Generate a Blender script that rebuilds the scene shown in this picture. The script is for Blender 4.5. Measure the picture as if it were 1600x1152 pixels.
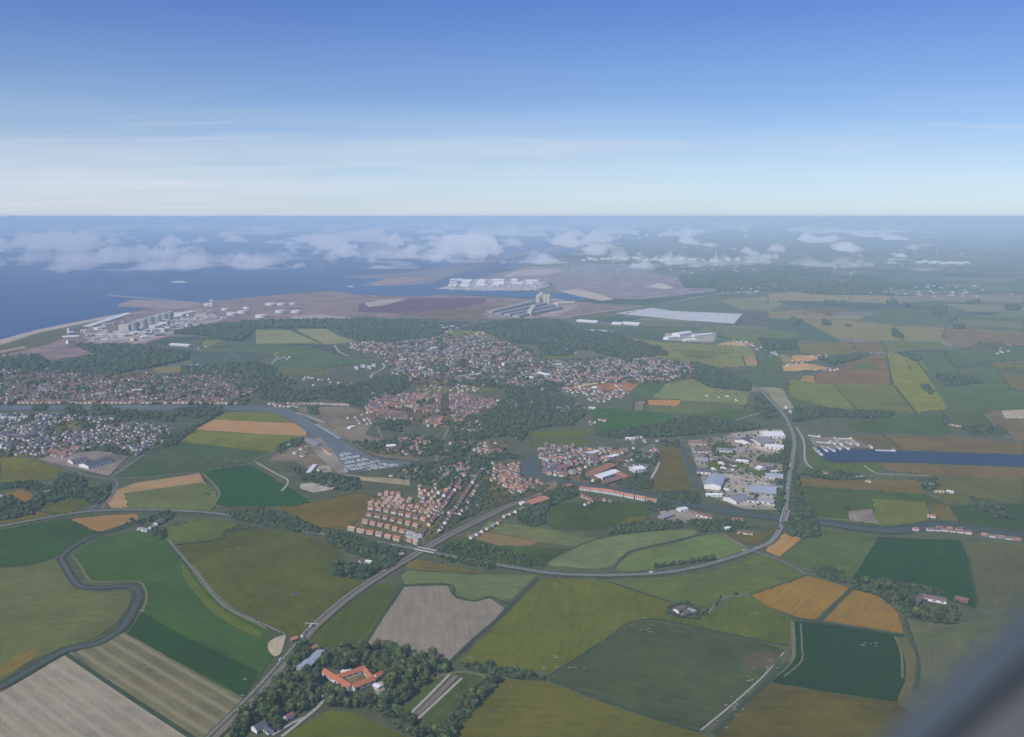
import bpy, bmesh, math, random
import numpy as np
from mathutils import Vector, Matrix
random.seed(7); rng = np.random.default_rng(11)
S = bpy.context.scene
COL = S.collection
for o in list(bpy.data.objects): bpy.data.objects.remove(o)

# ------------------------------------------------------------------ camera
CAMZ = 750.0                      # metres above the ground
FPX = 1386.0                      # focal length in photo pixels (1600 wide)
PITCH = math.atan((576 - 338.5) / FPX)
cd = bpy.data.cameras.new('camera'); cam = bpy.data.objects.new('camera', cd); COL.objects.link(cam)
cd.sensor_width = 36; cd.lens = 36 * FPX / 1600
cd.clip_start = 0.05; cd.clip_end = 900000
cam.location = (0, 0, CAMZ); cam.rotation_euler = (math.pi / 2 - PITCH, 0, 0)
cd.dof.use_dof = True; cd.dof.focus_distance = 3000; cd.dof.aperture_fstop = 1.7
S.camera = cam

# ------------------------------------------------------------------ sun + sky
SUN_EL = math.radians(46); SUN_AZ = math.radians(218)       # azimuth measured clockwise from +Y (view direction)
sd = Vector((math.sin(SUN_AZ) * math.cos(SUN_EL), math.cos(SUN_AZ) * math.cos(SUN_EL), math.sin(SUN_EL)))
sl = bpy.data.lights.new('sun', 'SUN'); so = bpy.data.objects.new('sun', sl); COL.objects.link(so)
sl.energy = 3.3; sl.angle = math.radians(0.53); sl.color = (1.0, 0.94, 0.86)
so.rotation_euler = sd.to_track_quat('Z', 'Y').to_euler(); so.location = (0, 0, 900)
W = bpy.data.worlds.new('World'); S.world = W; W.use_nodes = True
nt = W.node_tree; nt.nodes.clear()
def N(t, ty, **k):
    n = t.nodes.new(ty)
    for a, b in k.items(): setattr(n, a, b)
    return n
out = N(nt, 'ShaderNodeOutputWorld'); bg = N(nt, 'ShaderNodeBackground')
sky = N(nt, 'ShaderNodeTexSky', sky_type='NISHITA', sun_disc=False)
sky.sun_elevation = SUN_EL; sky.sun_rotation = SUN_AZ
sky.altitude = 750; sky.air_density = 1.0; sky.dust_density = 0.6; sky.ozone_density = 2.0
SKYS = 0.088
bg.inputs[1].default_value = SKYS
tc = N(nt, 'ShaderNodeTexCoord'); sep = N(nt, 'ShaderNodeSeparateXYZ')
nt.links.new(tc.outputs['Generated'], sep.inputs[0])
def ramp(t, src, pts, interp='LINEAR'):
    r = N(t, 'ShaderNodeValToRGB'); r.color_ramp.interpolation = interp
    els = r.color_ramp.elements
    while len(els) < len(pts): els.new(0.5)
    for e, (p, c) in zip(els, pts):
        e.position = p; e.color = (c, c, c, 1) if not isinstance(c, tuple) else (*c, 1)
    if src is not None: t.links.new(src, r.inputs[0])
    return r.outputs[0]
def math_(t, op, a, b=None, c=None, clamp=False):
    n = N(t, 'ShaderNodeMath', operation=op); n.use_clamp = clamp
    for i, v in enumerate((a, b, c)):
        if v is None: continue
        if isinstance(v, (int, float)): n.inputs[i].default_value = v
        else: t.links.new(v, n.inputs[i])
    return n.outputs[0]
def mixc(t, f, a, b, mode='MIX'):
    n = N(t, 'ShaderNodeMix', data_type='RGBA', blend_type=mode)
    for s, v in ((n.inputs[0], f), (n.inputs[6], a), (n.inputs[7], b)):
        if isinstance(v, (int, float)): s.default_value = v
        elif isinstance(v, tuple): s.default_value = (*v, 1)
        else: t.links.new(v, s)
    return n.outputs[2]
# thin high cirrus: streaky noise on a high cloud plane (direction / height), fading out upwards
zc = math_(nt, 'MAXIMUM', sep.outputs[2], 0.004)
dv = math_(nt, 'ADD', zc, 0.06)
cu = math_(nt, 'DIVIDE', sep.outputs[0], dv); cv = math_(nt, 'DIVIDE', sep.outputs[1], dv)
cmb = N(nt, 'ShaderNodeCombineXYZ'); nt.links.new(cu, cmb.inputs[0]); nt.links.new(cv, cmb.inputs[1])
mp = N(nt, 'ShaderNodeMapping'); mp.inputs['Rotation'].default_value = (0, 0, 0.18); mp.inputs['Scale'].default_value = (0.32, 1.5, 1)
nt.links.new(cmb.outputs[0], mp.inputs[0])
n1 = N(nt, 'ShaderNodeTexNoise'); n1.inputs['Scale'].default_value = 0.9; n1.inputs['Detail'].default_value = 7; n1.inputs['Roughness'].default_value = 0.55; n1.inputs['Distortion'].default_value = 0.5
nt.links.new(mp.outputs[0], n1.inputs[0])
n2 = N(nt, 'ShaderNodeTexNoise'); n2.inputs['Scale'].default_value = 0.25; n2.inputs['Detail'].default_value = 3
nt.links.new(cmb.outputs[0], n2.inputs[0])
streak = ramp(nt, n1.outputs[0], [(0.42, 0.0), (0.80, 1.0)])
veil = ramp(nt, n2.outputs[0], [(0.35, 0.3), (0.65, 1.0)])
leftish = math_(nt, 'MULTIPLY_ADD', sep.outputs[0], -0.75, 0.80, clamp=True)
hmask = ramp(nt, sep.outputs[2], [(0.0, 1.0), (0.072, 0.95), (0.092, 0.42), (0.13, 0.16), (0.22, 0.0)], 'EASE')
cir = math_(nt, 'MULTIPLY', math_(nt, 'ADD', math_(nt, 'MULTIPLY', streak, 0.30), math_(nt, 'MULTIPLY', veil, 0.66)), hmask)
mp2 = N(nt, 'ShaderNodeMapping'); mp2.inputs['Rotation'].default_value = (0, 0, -.22); mp2.inputs['Scale'].default_value = (.45, 3.2, 1); nt.links.new(cmb.outputs[0], mp2.inputs[0])
n3 = N(nt, 'ShaderNodeTexNoise'); n3.inputs['Scale'].default_value = 0.8; n3.inputs['Detail'].default_value = 8; n3.inputs['Roughness'].default_value = .62; n3.inputs['Distortion'].default_value = .9; nt.links.new(mp2.outputs[0], n3.inputs[0])
wisp = math_(nt, 'MULTIPLY', ramp(nt, n3.outputs[0], [(.55, 0.0), (.78, 1.0)]), ramp(nt, sep.outputs[2], [(0.05, 0.0), (0.085, .38), (.11, .12), (.15, 0.0)]))
cir = math_(nt, 'ADD', math_(nt, 'MULTIPLY', cir, leftish), wisp, clamp=True)
tint = ramp(nt, sep.outputs[2], [(0.0, (.82, 1.05, 1.46)), (.065, (.74, .88, 1.14)), (.135, (.62, .79, 1.10)), (.23, (.58, .71, 1.17)), (.6, (.56, .70, 1.15))])
skyc = mixc(nt, 1.0, sky.outputs[0], tint, 'MULTIPLY')
skyf = mixc(nt, cir, skyc, (7.5, 7.75, 8.8))
nt.links.new(skyf, bg.inputs[0]); nt.links.new(bg.outputs[0], out.inputs[0])
S.view_settings.view_transform = 'Standard'; S.view_settings.look = 'None'
S.view_settings.exposure = 0.14; S.view_settings.gamma = 1.0
cy = S.cycles
cy.use_denoising = True; cy.max_bounces = 4; cy.diffuse_bounces = 2; cy.glossy_bounces = 2
cy.transmission_bounces = 2; cy.volume_bounces = 3; cy.transparent_max_bounces = 96
cy.use_adaptive_sampling = True; cy.adaptive_threshold = 0.02

# ------------------------------------------------------------------ helpers
def G(px, py, z=0.0):
    """point of the ground that the photo shows at a photo pixel (1600x1152)"""
    dx = (px - 800) / FPX; dy = (576 - py) / FPX
    fw = math.cos(PITCH) + dy * math.sin(PITCH); dn = math.sin(PITCH) - dy * math.cos(PITCH)
    t = (CAMZ - z) / max(dn, 0.0030)
    return (dx * t, fw * t)
def to_px(x, y, z):
    rz = z - CAMZ
    d = y * math.cos(PITCH) - rz * math.sin(PITCH); u = y * math.sin(PITCH) + rz * math.cos(PITCH)
    return 800 + FPX * x / d, 576 - FPX * u / d
def lin(c): return tuple(((v / 255) / 12.92 if v / 255 <= 0.04045 else ((v / 255 + 0.055) / 1.055) ** 2.4) for v in c)
SIGMA = 5.4e-5; HINF = (0.29, 0.425, 0.58); KL = (0.97, 0.97, 1.07)
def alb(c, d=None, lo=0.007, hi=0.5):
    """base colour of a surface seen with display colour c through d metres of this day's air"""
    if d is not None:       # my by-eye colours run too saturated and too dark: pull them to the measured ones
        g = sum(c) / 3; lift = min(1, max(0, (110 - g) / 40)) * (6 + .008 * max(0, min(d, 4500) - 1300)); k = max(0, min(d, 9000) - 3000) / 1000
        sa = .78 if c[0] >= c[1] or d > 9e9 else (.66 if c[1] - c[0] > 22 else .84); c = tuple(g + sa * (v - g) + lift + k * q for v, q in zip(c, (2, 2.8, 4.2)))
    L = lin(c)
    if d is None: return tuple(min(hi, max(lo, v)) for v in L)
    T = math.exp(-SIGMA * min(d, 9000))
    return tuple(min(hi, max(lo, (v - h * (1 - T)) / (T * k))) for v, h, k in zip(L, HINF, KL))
def tag(o, label=None, cat=None, group=None, kind=None):
    if label: o['label'] = label
    if cat: o['category'] = cat
    if group: o['group'] = group
    if kind: o['kind'] = kind
    return o
def link(name, me, parent=None, loc=None):
    o = bpy.data.objects.new(name, me); COL.objects.link(o)
    if parent is not None: o.parent = parent
    if loc is not None: o.location = loc
    return o
def empty(name, loc, rz=0.0):
    o = bpy.data.objects.new(name, None); COL.objects.link(o); o.location = loc; o.rotation_euler = (0, 0, rz)
    o.empty_display_size = 1; return o
def mesh(name, vs, fs, mats, mi=None, smooth=False):
    me = bpy.data.meshes.new(name); me.from_pydata([tuple(v) for v in vs], [], [tuple(f) for f in fs])
    for m in (mats if isinstance(mats, (list, tuple)) else [mats]): me.materials.append(m)
    if mi is not None: me.polygons.foreach_set('material_index', mi)
    if smooth: me.polygons.foreach_set('use_smooth', [True] * len(me.polygons))
    me.update(); return me
def fastmesh(name, V, T, mats, mi=None, colors=None, smooth=False):
    me = bpy.data.meshes.new(name); V = np.asarray(V, np.float32); T = np.asarray(T, np.int32); k = T.shape[1]
    me.vertices.add(len(V)); me.vertices.foreach_set('co', V.ravel())
    me.loops.add(T.size); me.loops.foreach_set('vertex_index', T.ravel())
    me.polygons.add(len(T)); me.polygons.foreach_set('loop_start', np.arange(0, T.size, k, dtype=np.int32))
    for m in mats: me.materials.append(m)
    if mi is not None: me.polygons.foreach_set('material_index', np.asarray(mi, np.int32))
    if smooth: me.polygons.foreach_set('use_smooth', np.ones(len(T), bool))
    if colors is not None:
        a = me.color_attributes.new('tint', 'FLOAT_COLOR', 'POINT')
        a.data.foreach_set('color', np.asarray(colors, np.float32).ravel())
    me.update(calc_edges=True); me.validate(); return me
def chaikin(P, n=2, closed=True):
    for _ in range(n):
        Q = []; m = len(P)
        for i in range(m if closed else m - 1):
            a, b = P[i], P[(i + 1) % m]
            Q += [(a[0] * .78 + b[0] * .22, a[1] * .78 + b[1] * .22), (a[0] * .22 + b[0] * .78, a[1] * .22 + b[1] * .78)]
        P = Q if closed else [P[0]] + Q + [P[-1]]
    return P
def catmull(P, n=6):
    R = []
    for i in range(len(P) - 1):
        p0, p1, p2, p3 = P[max(i - 1, 0)], P[i], P[i + 1], P[min(i + 2, len(P) - 1)]
        for k in range(n):
            t = k / n
            R.append(tuple(0.5 * ((2 * b) + (-a + c) * t + (2 * a - 5 * b + 4 * c - d) * t * t + (-a + 3 * b - 3 * c + d) * t ** 3) for a, b, c, d in zip(p0, p1, p2, p3)))
    R.append(tuple(P[-1])); return R
def inside(x, y, P):
    c = False; j = len(P) - 1
    for i in range(len(P)):
        if (P[i][1] > y) != (P[j][1] > y) and x < (P[j][0] - P[i][0]) * (y - P[i][1]) / (P[j][1] - P[i][1]) + P[i][0]: c = not c
        j = i
    return c
# ------------------------------------------------------------------ materials
def mat(name): 
    m = bpy.data.materials.new(name); m.use_nodes = True; t = m.node_tree
    b = t.nodes['Principled BSDF']; b.inputs['Roughness'].default_value = 1.0; b.inputs['Specular IOR Level'].default_value = 0.06
    return m, t, b
def noise(t, vec, scale, detail=4, rough=0.55, dist=0.0):
    n = N(t, 'ShaderNodeTexNoise'); n.inputs['Scale'].default_value = scale; n.inputs['Detail'].default_value = detail
    n.inputs['Roughness'].default_value = rough; n.inputs['Distortion'].default_value = dist
    if vec is not None: t.links.new(vec, n.inputs[0])
    return n.outputs[0]
def pos(t): return N(t, 'ShaderNodeNewGeometry').outputs['Position']
def scalec(t, col, f):
    n = N(t, 'ShaderNodeVectorMath', operation='SCALE')
    if isinstance(col, tuple): n.inputs[0].default_value = col
    else: t.links.new(col, n.inputs[0])
    if isinstance(f, (int, float)): n.inputs['Scale'].default_value = f
    else: t.links.new(f, n.inputs['Scale'])
    return n.outputs[0]
def mr(t, v, a, b, c=0.0, d=1.0):
    n = N(t, 'ShaderNodeMapRange'); t.links.new(v, n.inputs[0])
    for i, x in enumerate((c, d, a, b)): n.inputs[i + 1].default_value = x
    return n.outputs[0]
_fm = {}
def field_mat(col, ang=0.0, stripes=0.0, pale=None, blot=0.12, rows=14.0, k=None):
    """crop / soil: large soil patches, fine grain, drill rows and tramlines running at angle ang"""
    key = (col, round(ang, 2), stripes, pale, blot, rows)
    if key in _fm: return _fm[key]
    m, t, b = mat('field_surface'); P = pos(t)
    rot = N(t, 'ShaderNodeMapping', vector_type='POINT'); rot.inputs['Rotation'].default_value = (0, 0, -ang); t.links.new(P, rot.inputs[0])
    st = N(t, 'ShaderNodeMapping'); st.inputs['Scale'].default_value = (0.12, 1, 1); t.links.new(rot.outputs[0], st.inputs[0])
    big = noise(t, P, 0.0065, 5, 0.6, 0.6); med = noise(t, P, 0.035, 4, 0.65); fine = noise(t, P, 0.35, 3, 0.7)
    row = noise(t, st.outputs[0], 0.11, 3, 0.6)
    f = math_(t, 'ADD', mr(t, big, -blot * 2.3, blot * 2.3, .25, .75), mr(t, med, -.05 - blot * .9, .05 + blot * .9, .25, .75))
    f = math_(t, 'ADD', f, mr(t, fine, -.22, .22, .25, .75)); f = math_(t, 'ADD', f, mr(t, row, -.13, .13, .3, .7))
    sx = N(t, 'ShaderNodeSeparateXYZ'); t.links.new(rot.outputs[0], sx.inputs[0])
    wob = math_(t, 'MULTIPLY_ADD', med, 3.0, sx.outputs[1])
    tri = math_(t, 'PINGPONG', wob, rows)
    line = mr(t, tri, 1.0, 0.0, 0.0, 2.2 if stripes < .5 else 7.0)
    f = math_(t, 'ADD', f, 1.0)
    c0 = scalec(t, col, f)
    hue = noise(t, P, 0.011, 3, .6, 1.0)
    warm = (min(.6, col[0] * 1.32), min(.6, col[1] * 1.08), col[2] * 0.80)
    c1 = mixc(t, mr(t, hue, 0, .30, .45, .75), c0, scalec(t, warm, f))
    pc = pale if pale else tuple(min(.6, v * 1.25 + .012) for v in col)
    c2 = mixc(t, math_(t, 'MULTIPLY', line, max(0.22, stripes)), c1, pc)
    t.links.new(c2, b.inputs['Base Color']); _fm[key] = m; return m
def simple_mat(name, col, var=0.15, scale=0.2, rough=0.9, spec=0.2):
    m, t, b = mat(name); n = noise(t, pos(t), scale, 4, .65); n2 = noise(t, pos(t), scale * 9, 2, .6)
    f = math_(t, 'ADD', mr(t, n, 1 - var, 1 + var, .25, .75), mr(t, n2, -var * .6, var * .6, .25, .75))
    t.links.new(scalec(t, col, f), b.inputs['Base Color']); b.inputs['Roughness'].default_value = rough
    b.inputs['Specular IOR Level'].default_value = spec; return m
def obj_mat(name, col, var=0.22, rough=.85, spec=.25, scale=.35):
    """painted / tiled surface whose shade differs a little from one building to the next"""
    m, t, b = mat(name); oi = N(t, 'ShaderNodeObjectInfo')
    n = noise(t, pos(t), scale, 3, .7)
    f = math_(t, 'ADD', mr(t, oi.outputs['Random'], 1 - var, 1 + var), mr(t, n, -.13, .13, .25, .75))
    t.links.new(scalec(t, col, f), b.inputs['Base Color']); b.inputs['Roughness'].default_value = rough
    b.inputs['Specular IOR Level'].default_value = spec; return m
ASPH = simple_mat('asphalt', (.150, .140, .128), .10, .05)
ASPH_L = simple_mat('worn_asphalt', (.185, .168, .148), .14, .05)
GRAVEL = simple_mat('pale_gravel', (.36, .33, .28), .16, .06)
BALLAST = simple_mat('ballast', (.185, .145, .12), .12, .08)
STEEL = simple_mat('rail_steel', (.30, .26, .23), .1, .1, .5, .5)
PAINT = simple_mat('road_paint', (.62, .62, .60), .1, .3)
CONCRETE = simple_mat('concrete_yard', (.27, .255, .24), .2, .03)
VERGE = simple_mat('verge_grass', (.062, .082, .030), .30, .03)
VERGE_D = simple_mat('bank_grass', (.040, .062, .027), .30, .04)
VERGE_P = simple_mat('dry_margin', (.145, .150, .062), .20, .05)
GARDEN = simple_mat('garden_ground', (.115, .120, .085), .38, .035)
WALLS = {k: obj_mat(k, c, .10) for k, c in dict(white_render=(.76, .74, .69), cream_render=(.66, .58, .42), brick_wall=(.26, .14, .10), grey_render=(.34, .32, .30)).items()}
ROOFS = {k: obj_mat(k, c, .20) for k, c in dict(orange_tiles=(.40, .175, .105), red_tiles=(.24, .115, .09), brown_tiles=(.16, .11, .09), pale_tiles=(.40, .24, .17), slate=(.10, .10, .115), grey_sheet=(.26, .26, .27)).items()}
ROOFW = obj_mat('white_sheet', (.72, .72, .70), .08, .6, .4); ROOFB = obj_mat('blue_sheet', (.33, .37, .42), .05, .5, .4)
DARK = simple_mat('window_glass', (.035, .04, .05), .1, .5, .25, .5)
def water(name, col, rough=.35, spec=.3, wave=.02):
    m, t, b = mat(name); n = noise(t, pos(t), wave, 5, .6, .4); n2 = noise(t, pos(t), wave * .06, 4, .6, .8)
    f = math_(t, 'ADD', mr(t, n, .90, 1.10, .25, .75), mr(t, n2, -.16, .16, .3, .7))
    t.links.new(scalec(t, col, f), b.inputs['Base Color']); b.inputs['Roughness'].default_value = rough; b.inputs['Specular IOR Level'].default_value = spec
    bu = N(t, 'ShaderNodeBump'); bu.inputs['Strength'].default_value = .35; bu.inputs['Distance'].default_value = 2.0
    t.links.new(noise(t, pos(t), wave * 6, 3, .6), bu.inputs['Height']); t.links.new(bu.outputs[0], b.inputs['Normal']); return m
SEA = water('sea_water', (.026, .080, .205), .55, .22, .004)
RIVER = water('river_water', (.080, .084, .078), .6, .06, .03)
CANW = water('slow_water', (.070, .088, .074), .6, .05, .03)
HARB = water('harbour_water', (.115, .130, .118), .55, .12, .02)
BLUEW = water('canal_water', (.014, .034, .070), .5, .12, .02)

# ------------------------------------------------------------------ ground, sea
def ground_mat():
    m, t, b = mat('ground_surface'); P = pos(t)
    warp = N(t, 'ShaderNodeVectorMath', operation='ADD'); nn = N(t, 'ShaderNodeTexNoise'); nn.inputs['Scale'].default_value = .0012; t.links.new(P, nn.inputs[0])
    sc = N(t, 'ShaderNodeVectorMath', operation='SCALE'); sc.inputs['Scale'].default_value = 260; t.links.new(nn.outputs['Color'], sc.inputs[0])
    t.links.new(P, warp.inputs[0]); t.links.new(sc.outputs[0], warp.inputs[1])
    mp = N(t, 'ShaderNodeMapping'); mp.inputs['Rotation'].default_value = (0, 0, .35); mp.inputs['Scale'].default_value = (.55, 1, 0); t.links.new(warp.outputs[0], mp.inputs[0])
    vo = N(t, 'ShaderNodeTexVoronoi', distance='CHEBYCHEV'); vo.inputs['Scale'].default_value = 1 / 330; vo.inputs['Randomness'].default_value = .85; t.links.new(mp.outputs[0], vo.inputs[0])
    sp = N(t, 'ShaderNodeSeparateXYZ'); t.links.new(vo.outputs['Color'], sp.inputs[0])
    pal = ramp(t, sp.outputs[0], [(0, (.045, .075, .040)), (.16, (.075, .105, .050)), (.32, (.115, .130, .065)), (.46, (.150, .150, .085)), (.58, (.062, .095, .048)), (.70, (.185, .165, .105)), (.82, (.10, .12, .06)), (.92, (.15, .12, .085))], 'CONSTANT')
    vd = N(t, 'ShaderNodeTexVoronoi', distance='EUCLIDEAN'); vd.inputs['Scale'].default_value = 1 / 900; t.links.new(warp.outputs[0], vd.inputs[0])
    wood = ramp(t, noise(t, P, .0011, 6, .65, .4), [(.56, 0.0), (.60, 1.0)])
    bigv = noise(t, P, .00022, 5, .6)
    c = mixc(t, math_(t, 'MULTIPLY', wood, .85), pal, (.030, .048, .030))
    town = math_(t, 'MULTIPLY', ramp(t, noise(t, P, .0006, 5, .6, .2), [(.60, 0.0), (.64, 1.0)]), mr(t, noise(t, P, .05, 2, .5), .2, 1, .4, .62))
    c = mixc(t, math_(t, 'MULTIPLY', town, .6), c, (.30, .26, .24))
    # close to the camera only verges and rough grass show between the traced fields
    ln = N(t, 'ShaderNodeVectorMath', operation='LENGTH'); t.links.new(P, ln.inputs[0])
    near = mr(t, ln.outputs['Value'], 0, 1, 4300, 5200)
    f = math_(t, 'ADD', mr(t, noise(t, P, .02, 5, .7), .75, 1.25, .25, .75), mr(t, bigv, -.2, .2, .3, .7))
    rough_g = mixc(t, noise(t, P, .01, 5, .7), (.060, .078, .032), (.125, .130, .060))
    cc = mixc(t, near, rough_g, c)
    t.links.new(scalec(t, cc, f), b.inputs['Base Color']); return m
E = 260000
o = link('ground', mesh('ground', [(-E, -3000, 0), (E, -3000, 0), (E, E, 0), (-E, E, 0)], [(0, 1, 2, 3)], ground_mat())); tag(o, kind='structure')
Z = [0.10]
def nz(step=0.005):
    Z[0] += step; return Z[0]
def jag(P, d):
    """break ruler-straight edges up a little (ground metres)"""
    R = []
    for i in range(len(P)):
        a, b = P[i], P[(i + 1) % len(P)]; L = math.dist(a, b); n = max(1, min(14, int(L / 28)))
        for k in range(n):
            s = k / n; R.append((a[0] + (b[0] - a[0]) * s + random.uniform(-d, d), a[1] + (b[1] - a[1]) * s + random.uniform(-d, d)))
    return R
def area(name, px, m, smooth=0, z=None, j=0.8, kind='structure', label=None):
    P = [G(*p) for p in px]
    if smooth: P = chaikin(P, smooth)
    if j: P = jag(P, j)
    z = nz() if z is None else z
    cx = sum(p[0] for p in P) / len(P); cyy = sum(p[1] for p in P) / len(P)
    o = link(name, mesh(name, [(x - cx, y - cyy, 0) for x, y in P], [list(range(len(P)))], m), loc=(cx, cyy, z))
    me = o.data
    if me.polygons[0].normal.z < 0: me.flip_normals()
    tag(o, label, kind=kind); return o
def ribbon(name, px, w, m, z=None, n=6, off=0.0, w2=None, kind='structure', dash=None, world=False):
    P = catmull([p if world else G(*p) for p in px], n); z = nz() if z is None else z
    L = []; vs = []; fs = []
    for i, p in enumerate(P):
        a = P[max(i - 1, 0)]; b = P[min(i + 1, len(P) - 1)]; tx, ty = b[0] - a[0], b[1] - a[1]; l = math.hypot(tx, ty) or 1; nx, ny = -ty / l, tx / l
        ww = (w if w2 is None else w + (w2 - w) * i / (len(P) - 1)) / 2
        vs += [(p[0] + nx * (off + ww), p[1] + ny * (off + ww), z), (p[0] + nx * (off - ww), p[1] + ny * (off - ww), z)]
    for i in range(len(P) - 1): fs.append((2 * i, 2 * i + 1, 2 * i + 3, 2 * i + 2))
    if dash:      # broken centre line
        vs2 = []; fs2 = []; acc = 0
        for i in range(len(P) - 1):
            a = Vector(vs[2 * i]); b = Vector(vs[2 * i + 1]); c = Vector(vs[2 * i + 3]); d = Vector(vs[2 * i + 2]); l = ((d - a).length) or 1; s = 0.0
            while s < l:
                if int((acc + s) / dash) % 2 == 0:
                    u0 = s / l; u1 = min(1, (s + dash) / l); k = len(vs2)
                    vs2 += [a.lerp(d, u0), b.lerp(c, u0), b.lerp(c, u1), a.lerp(d, u1)]; fs2.append((k, k + 1, k + 2, k + 3))
                s += dash
            acc += l
        vs, fs = vs2, fs2
    o = link(name, mesh(name, vs, fs, m)); tag(o, kind=kind)
    if o.data.polygons and o.data.polygons[0].normal.z < 0: o.data.flip_normals()
    return o
far = lambda px: (px, 341.6)
sea_px = [(0, 531), (60, 515), (120, 503), (200, 488), (236, 482), (182, 479), (188, 474), (210, 469), (300, 474), (350, 472), (400, 464), (450, 458), (510, 454), (560, 461), (640, 463), (700, 460), (860, 466), (900, 470), (935, 464), (880, 458), (780, 454), (700, 451), (800, 420), (900, 392), (1000, 372), (1080, 358), (1150, 349), far(1180), far(400), far(-600), (-1500, 400), (-1500, 700)]
area('sea', sea_px, SEA, 0, .06, j=0)

# ------------------------------------------------------------------ fields (traced in photo pixels; display colour seen through the air)
FLDS = []
def fld(px, c, ang=None, st=0.0, pale=None, blot=.12, rows=12.0, smooth=0, j=1.0, name='field'):
    if name == 'field': FLDS.append(px)
    P = [G(*p) for p in px]; d = math.hypot(sum(p[0] for p in P) / len(P), sum(p[1] for p in P) / len(P), CAMZ)
    a = 0.3
    if ang is not None:
        q0, q1 = G(*ang[0]), G(*ang[1]); a = math.atan2(q1[1] - q0[1], q1[0] - q0[0])
    else:
        L, i = max((math.dist(P[i], P[(i + 1) % len(P)]), i) for i in range(len(P))); q0, q1 = P[i], P[(i + 1) % len(P)]; a = math.atan2(q1[1] - q0[1], q1[0] - q0[0])
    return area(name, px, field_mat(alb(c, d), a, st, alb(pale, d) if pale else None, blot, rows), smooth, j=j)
def band(px, w, m, n=6, name='verge'): return ribbon(name, px, w, m, n=n)
# --- far to near
LAND = (128, 121, 128)
fld([(90, 531), (140, 511), (200, 489), (236, 482), (184, 478), (300, 474), (400, 464), (520, 455), (560, 461), (640, 464), (700, 461), (900, 471), (985, 481), (960, 492), (860, 500), (760, 498), (640, 497), (560, 500), (440, 499), (330, 506), (200, 545), (0, 575), (0, 545)], LAND, blot=.25, name='terrain')
fld([(130, 528), (190, 505), (250, 495), (330, 487), (345, 500), (270, 522), (200, 540), (140, 534)], (152, 146, 152), blot=.3, name='yard')
fld([(0, 540), (60, 524), (150, 505), (120, 520), (70, 540), (0, 556)], (88, 98, 92), name='dune')
fld([(0, 531), (60, 515), (120, 503), (200, 488), (205, 490), (120, 508), (60, 520), (0, 539)], (158, 150, 150), blot=.05, name='beach')
fld([(182, 479), (188, 474), (212, 468), (300, 473), (330, 476), (290, 481), (250, 484), (236, 481)], (138, 130, 138), name='terrain')
ribbon('jetty', [(168, 461), (200, 464), (250, 468), (312, 474)], 45, GRAVEL)
fld([(0, 548), (38, 541), (40, 544), (0, 552)], (150, 140, 135), name='path')
fld([(560, 447), (640, 446), (672, 443), (710, 430), (800, 402), (900, 386), (1000, 371), (960, 371), (800, 396), (700, 418), (640, 426), (528, 433), (600, 436)], (118, 124, 140), blot=.2, name='terrain')
fld([(575, 445), (600, 438), (630, 432), (690, 432), (640, 441), (600, 446)], (140, 128, 132), name='terrain')
fld([(682, 451), (740, 437), (850, 435), (860, 447), (830, 454), (740, 454)], (150, 150, 158), blot=.3, name='quay')
fld([(740, 436), (820, 418), (900, 415), (1010, 425), (1100, 440), (1120, 455), (1000, 468), (935, 465), (870, 455), (860, 440)], (126, 126, 136), blot=.28, name='terrain')
fld([(868, 425), (920, 412), (1030, 415), (1020, 424), (900, 428)], (118, 132, 138), name='field')
fld([(790, 432), (800, 425), (850, 420), (880, 422), (850, 430)], (150, 146, 150), name='field')
fld([(875, 455), (900, 452), (930, 458), (960, 468), (940, 470), (900, 462)], (160, 152, 150), name='yard')
fld([(1008, 448), (1030, 442), (1055, 450), (1040, 452)], (160, 156, 155), name='yard')
fld([(560, 475), (640, 466), (760, 466), (760, 474), (700, 484), (640, 490), (560, 488)], (98, 94, 112), blot=.25, name='terrain')
fld([(620, 492), (760, 476), (830, 478), (760, 497), (700, 500)], (116, 112, 112), blot=.25, name='terrain')
fld([(570, 474), (600, 468), (635, 468), (600, 477), (575, 480)], (152, 148, 148), name='yard')
fld([(460, 494), (500, 491), (567, 499), (500, 501), (440, 498)], (150, 146, 150), name='yard')
fld([(750, 492), (800, 476), (870, 466), (905, 476), (870, 496), (780, 498)], (140, 136, 142), blot=.3, name='yard')
fld([(860, 500), (960, 486), (1060, 470), (1120, 462), (1200, 468), (1200, 478), (1120, 490), (1015, 481), (960, 495), (900, 502)], (104, 116, 110), blot=.2)
ribbon('road', [(860, 500), (930, 489), (1000, 479), (1060, 470), (1120, 460), (1200, 452)], 26, GRAVEL)
fld([(962, 490), (1007, 482), (1020, 481), (1050, 486), (1107, 486), (1162, 491), (1147, 506), (1075, 501)], (196, 188, 176), blot=.05, name='sand')
fld([(1000, 478), (1060, 470), (1200, 477), (1300, 470), (1300, 480), (1165, 491), (1050, 486)], (100, 118, 116))
fld([(1125, 470), (1200, 463), (1240, 466), (1200, 486), (1160, 484)], (118, 130, 118))
fld([(1160, 490), (1200, 488), (1205, 508), (1160, 508), (1148, 505)], (92, 104, 110), blot=.3)
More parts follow.
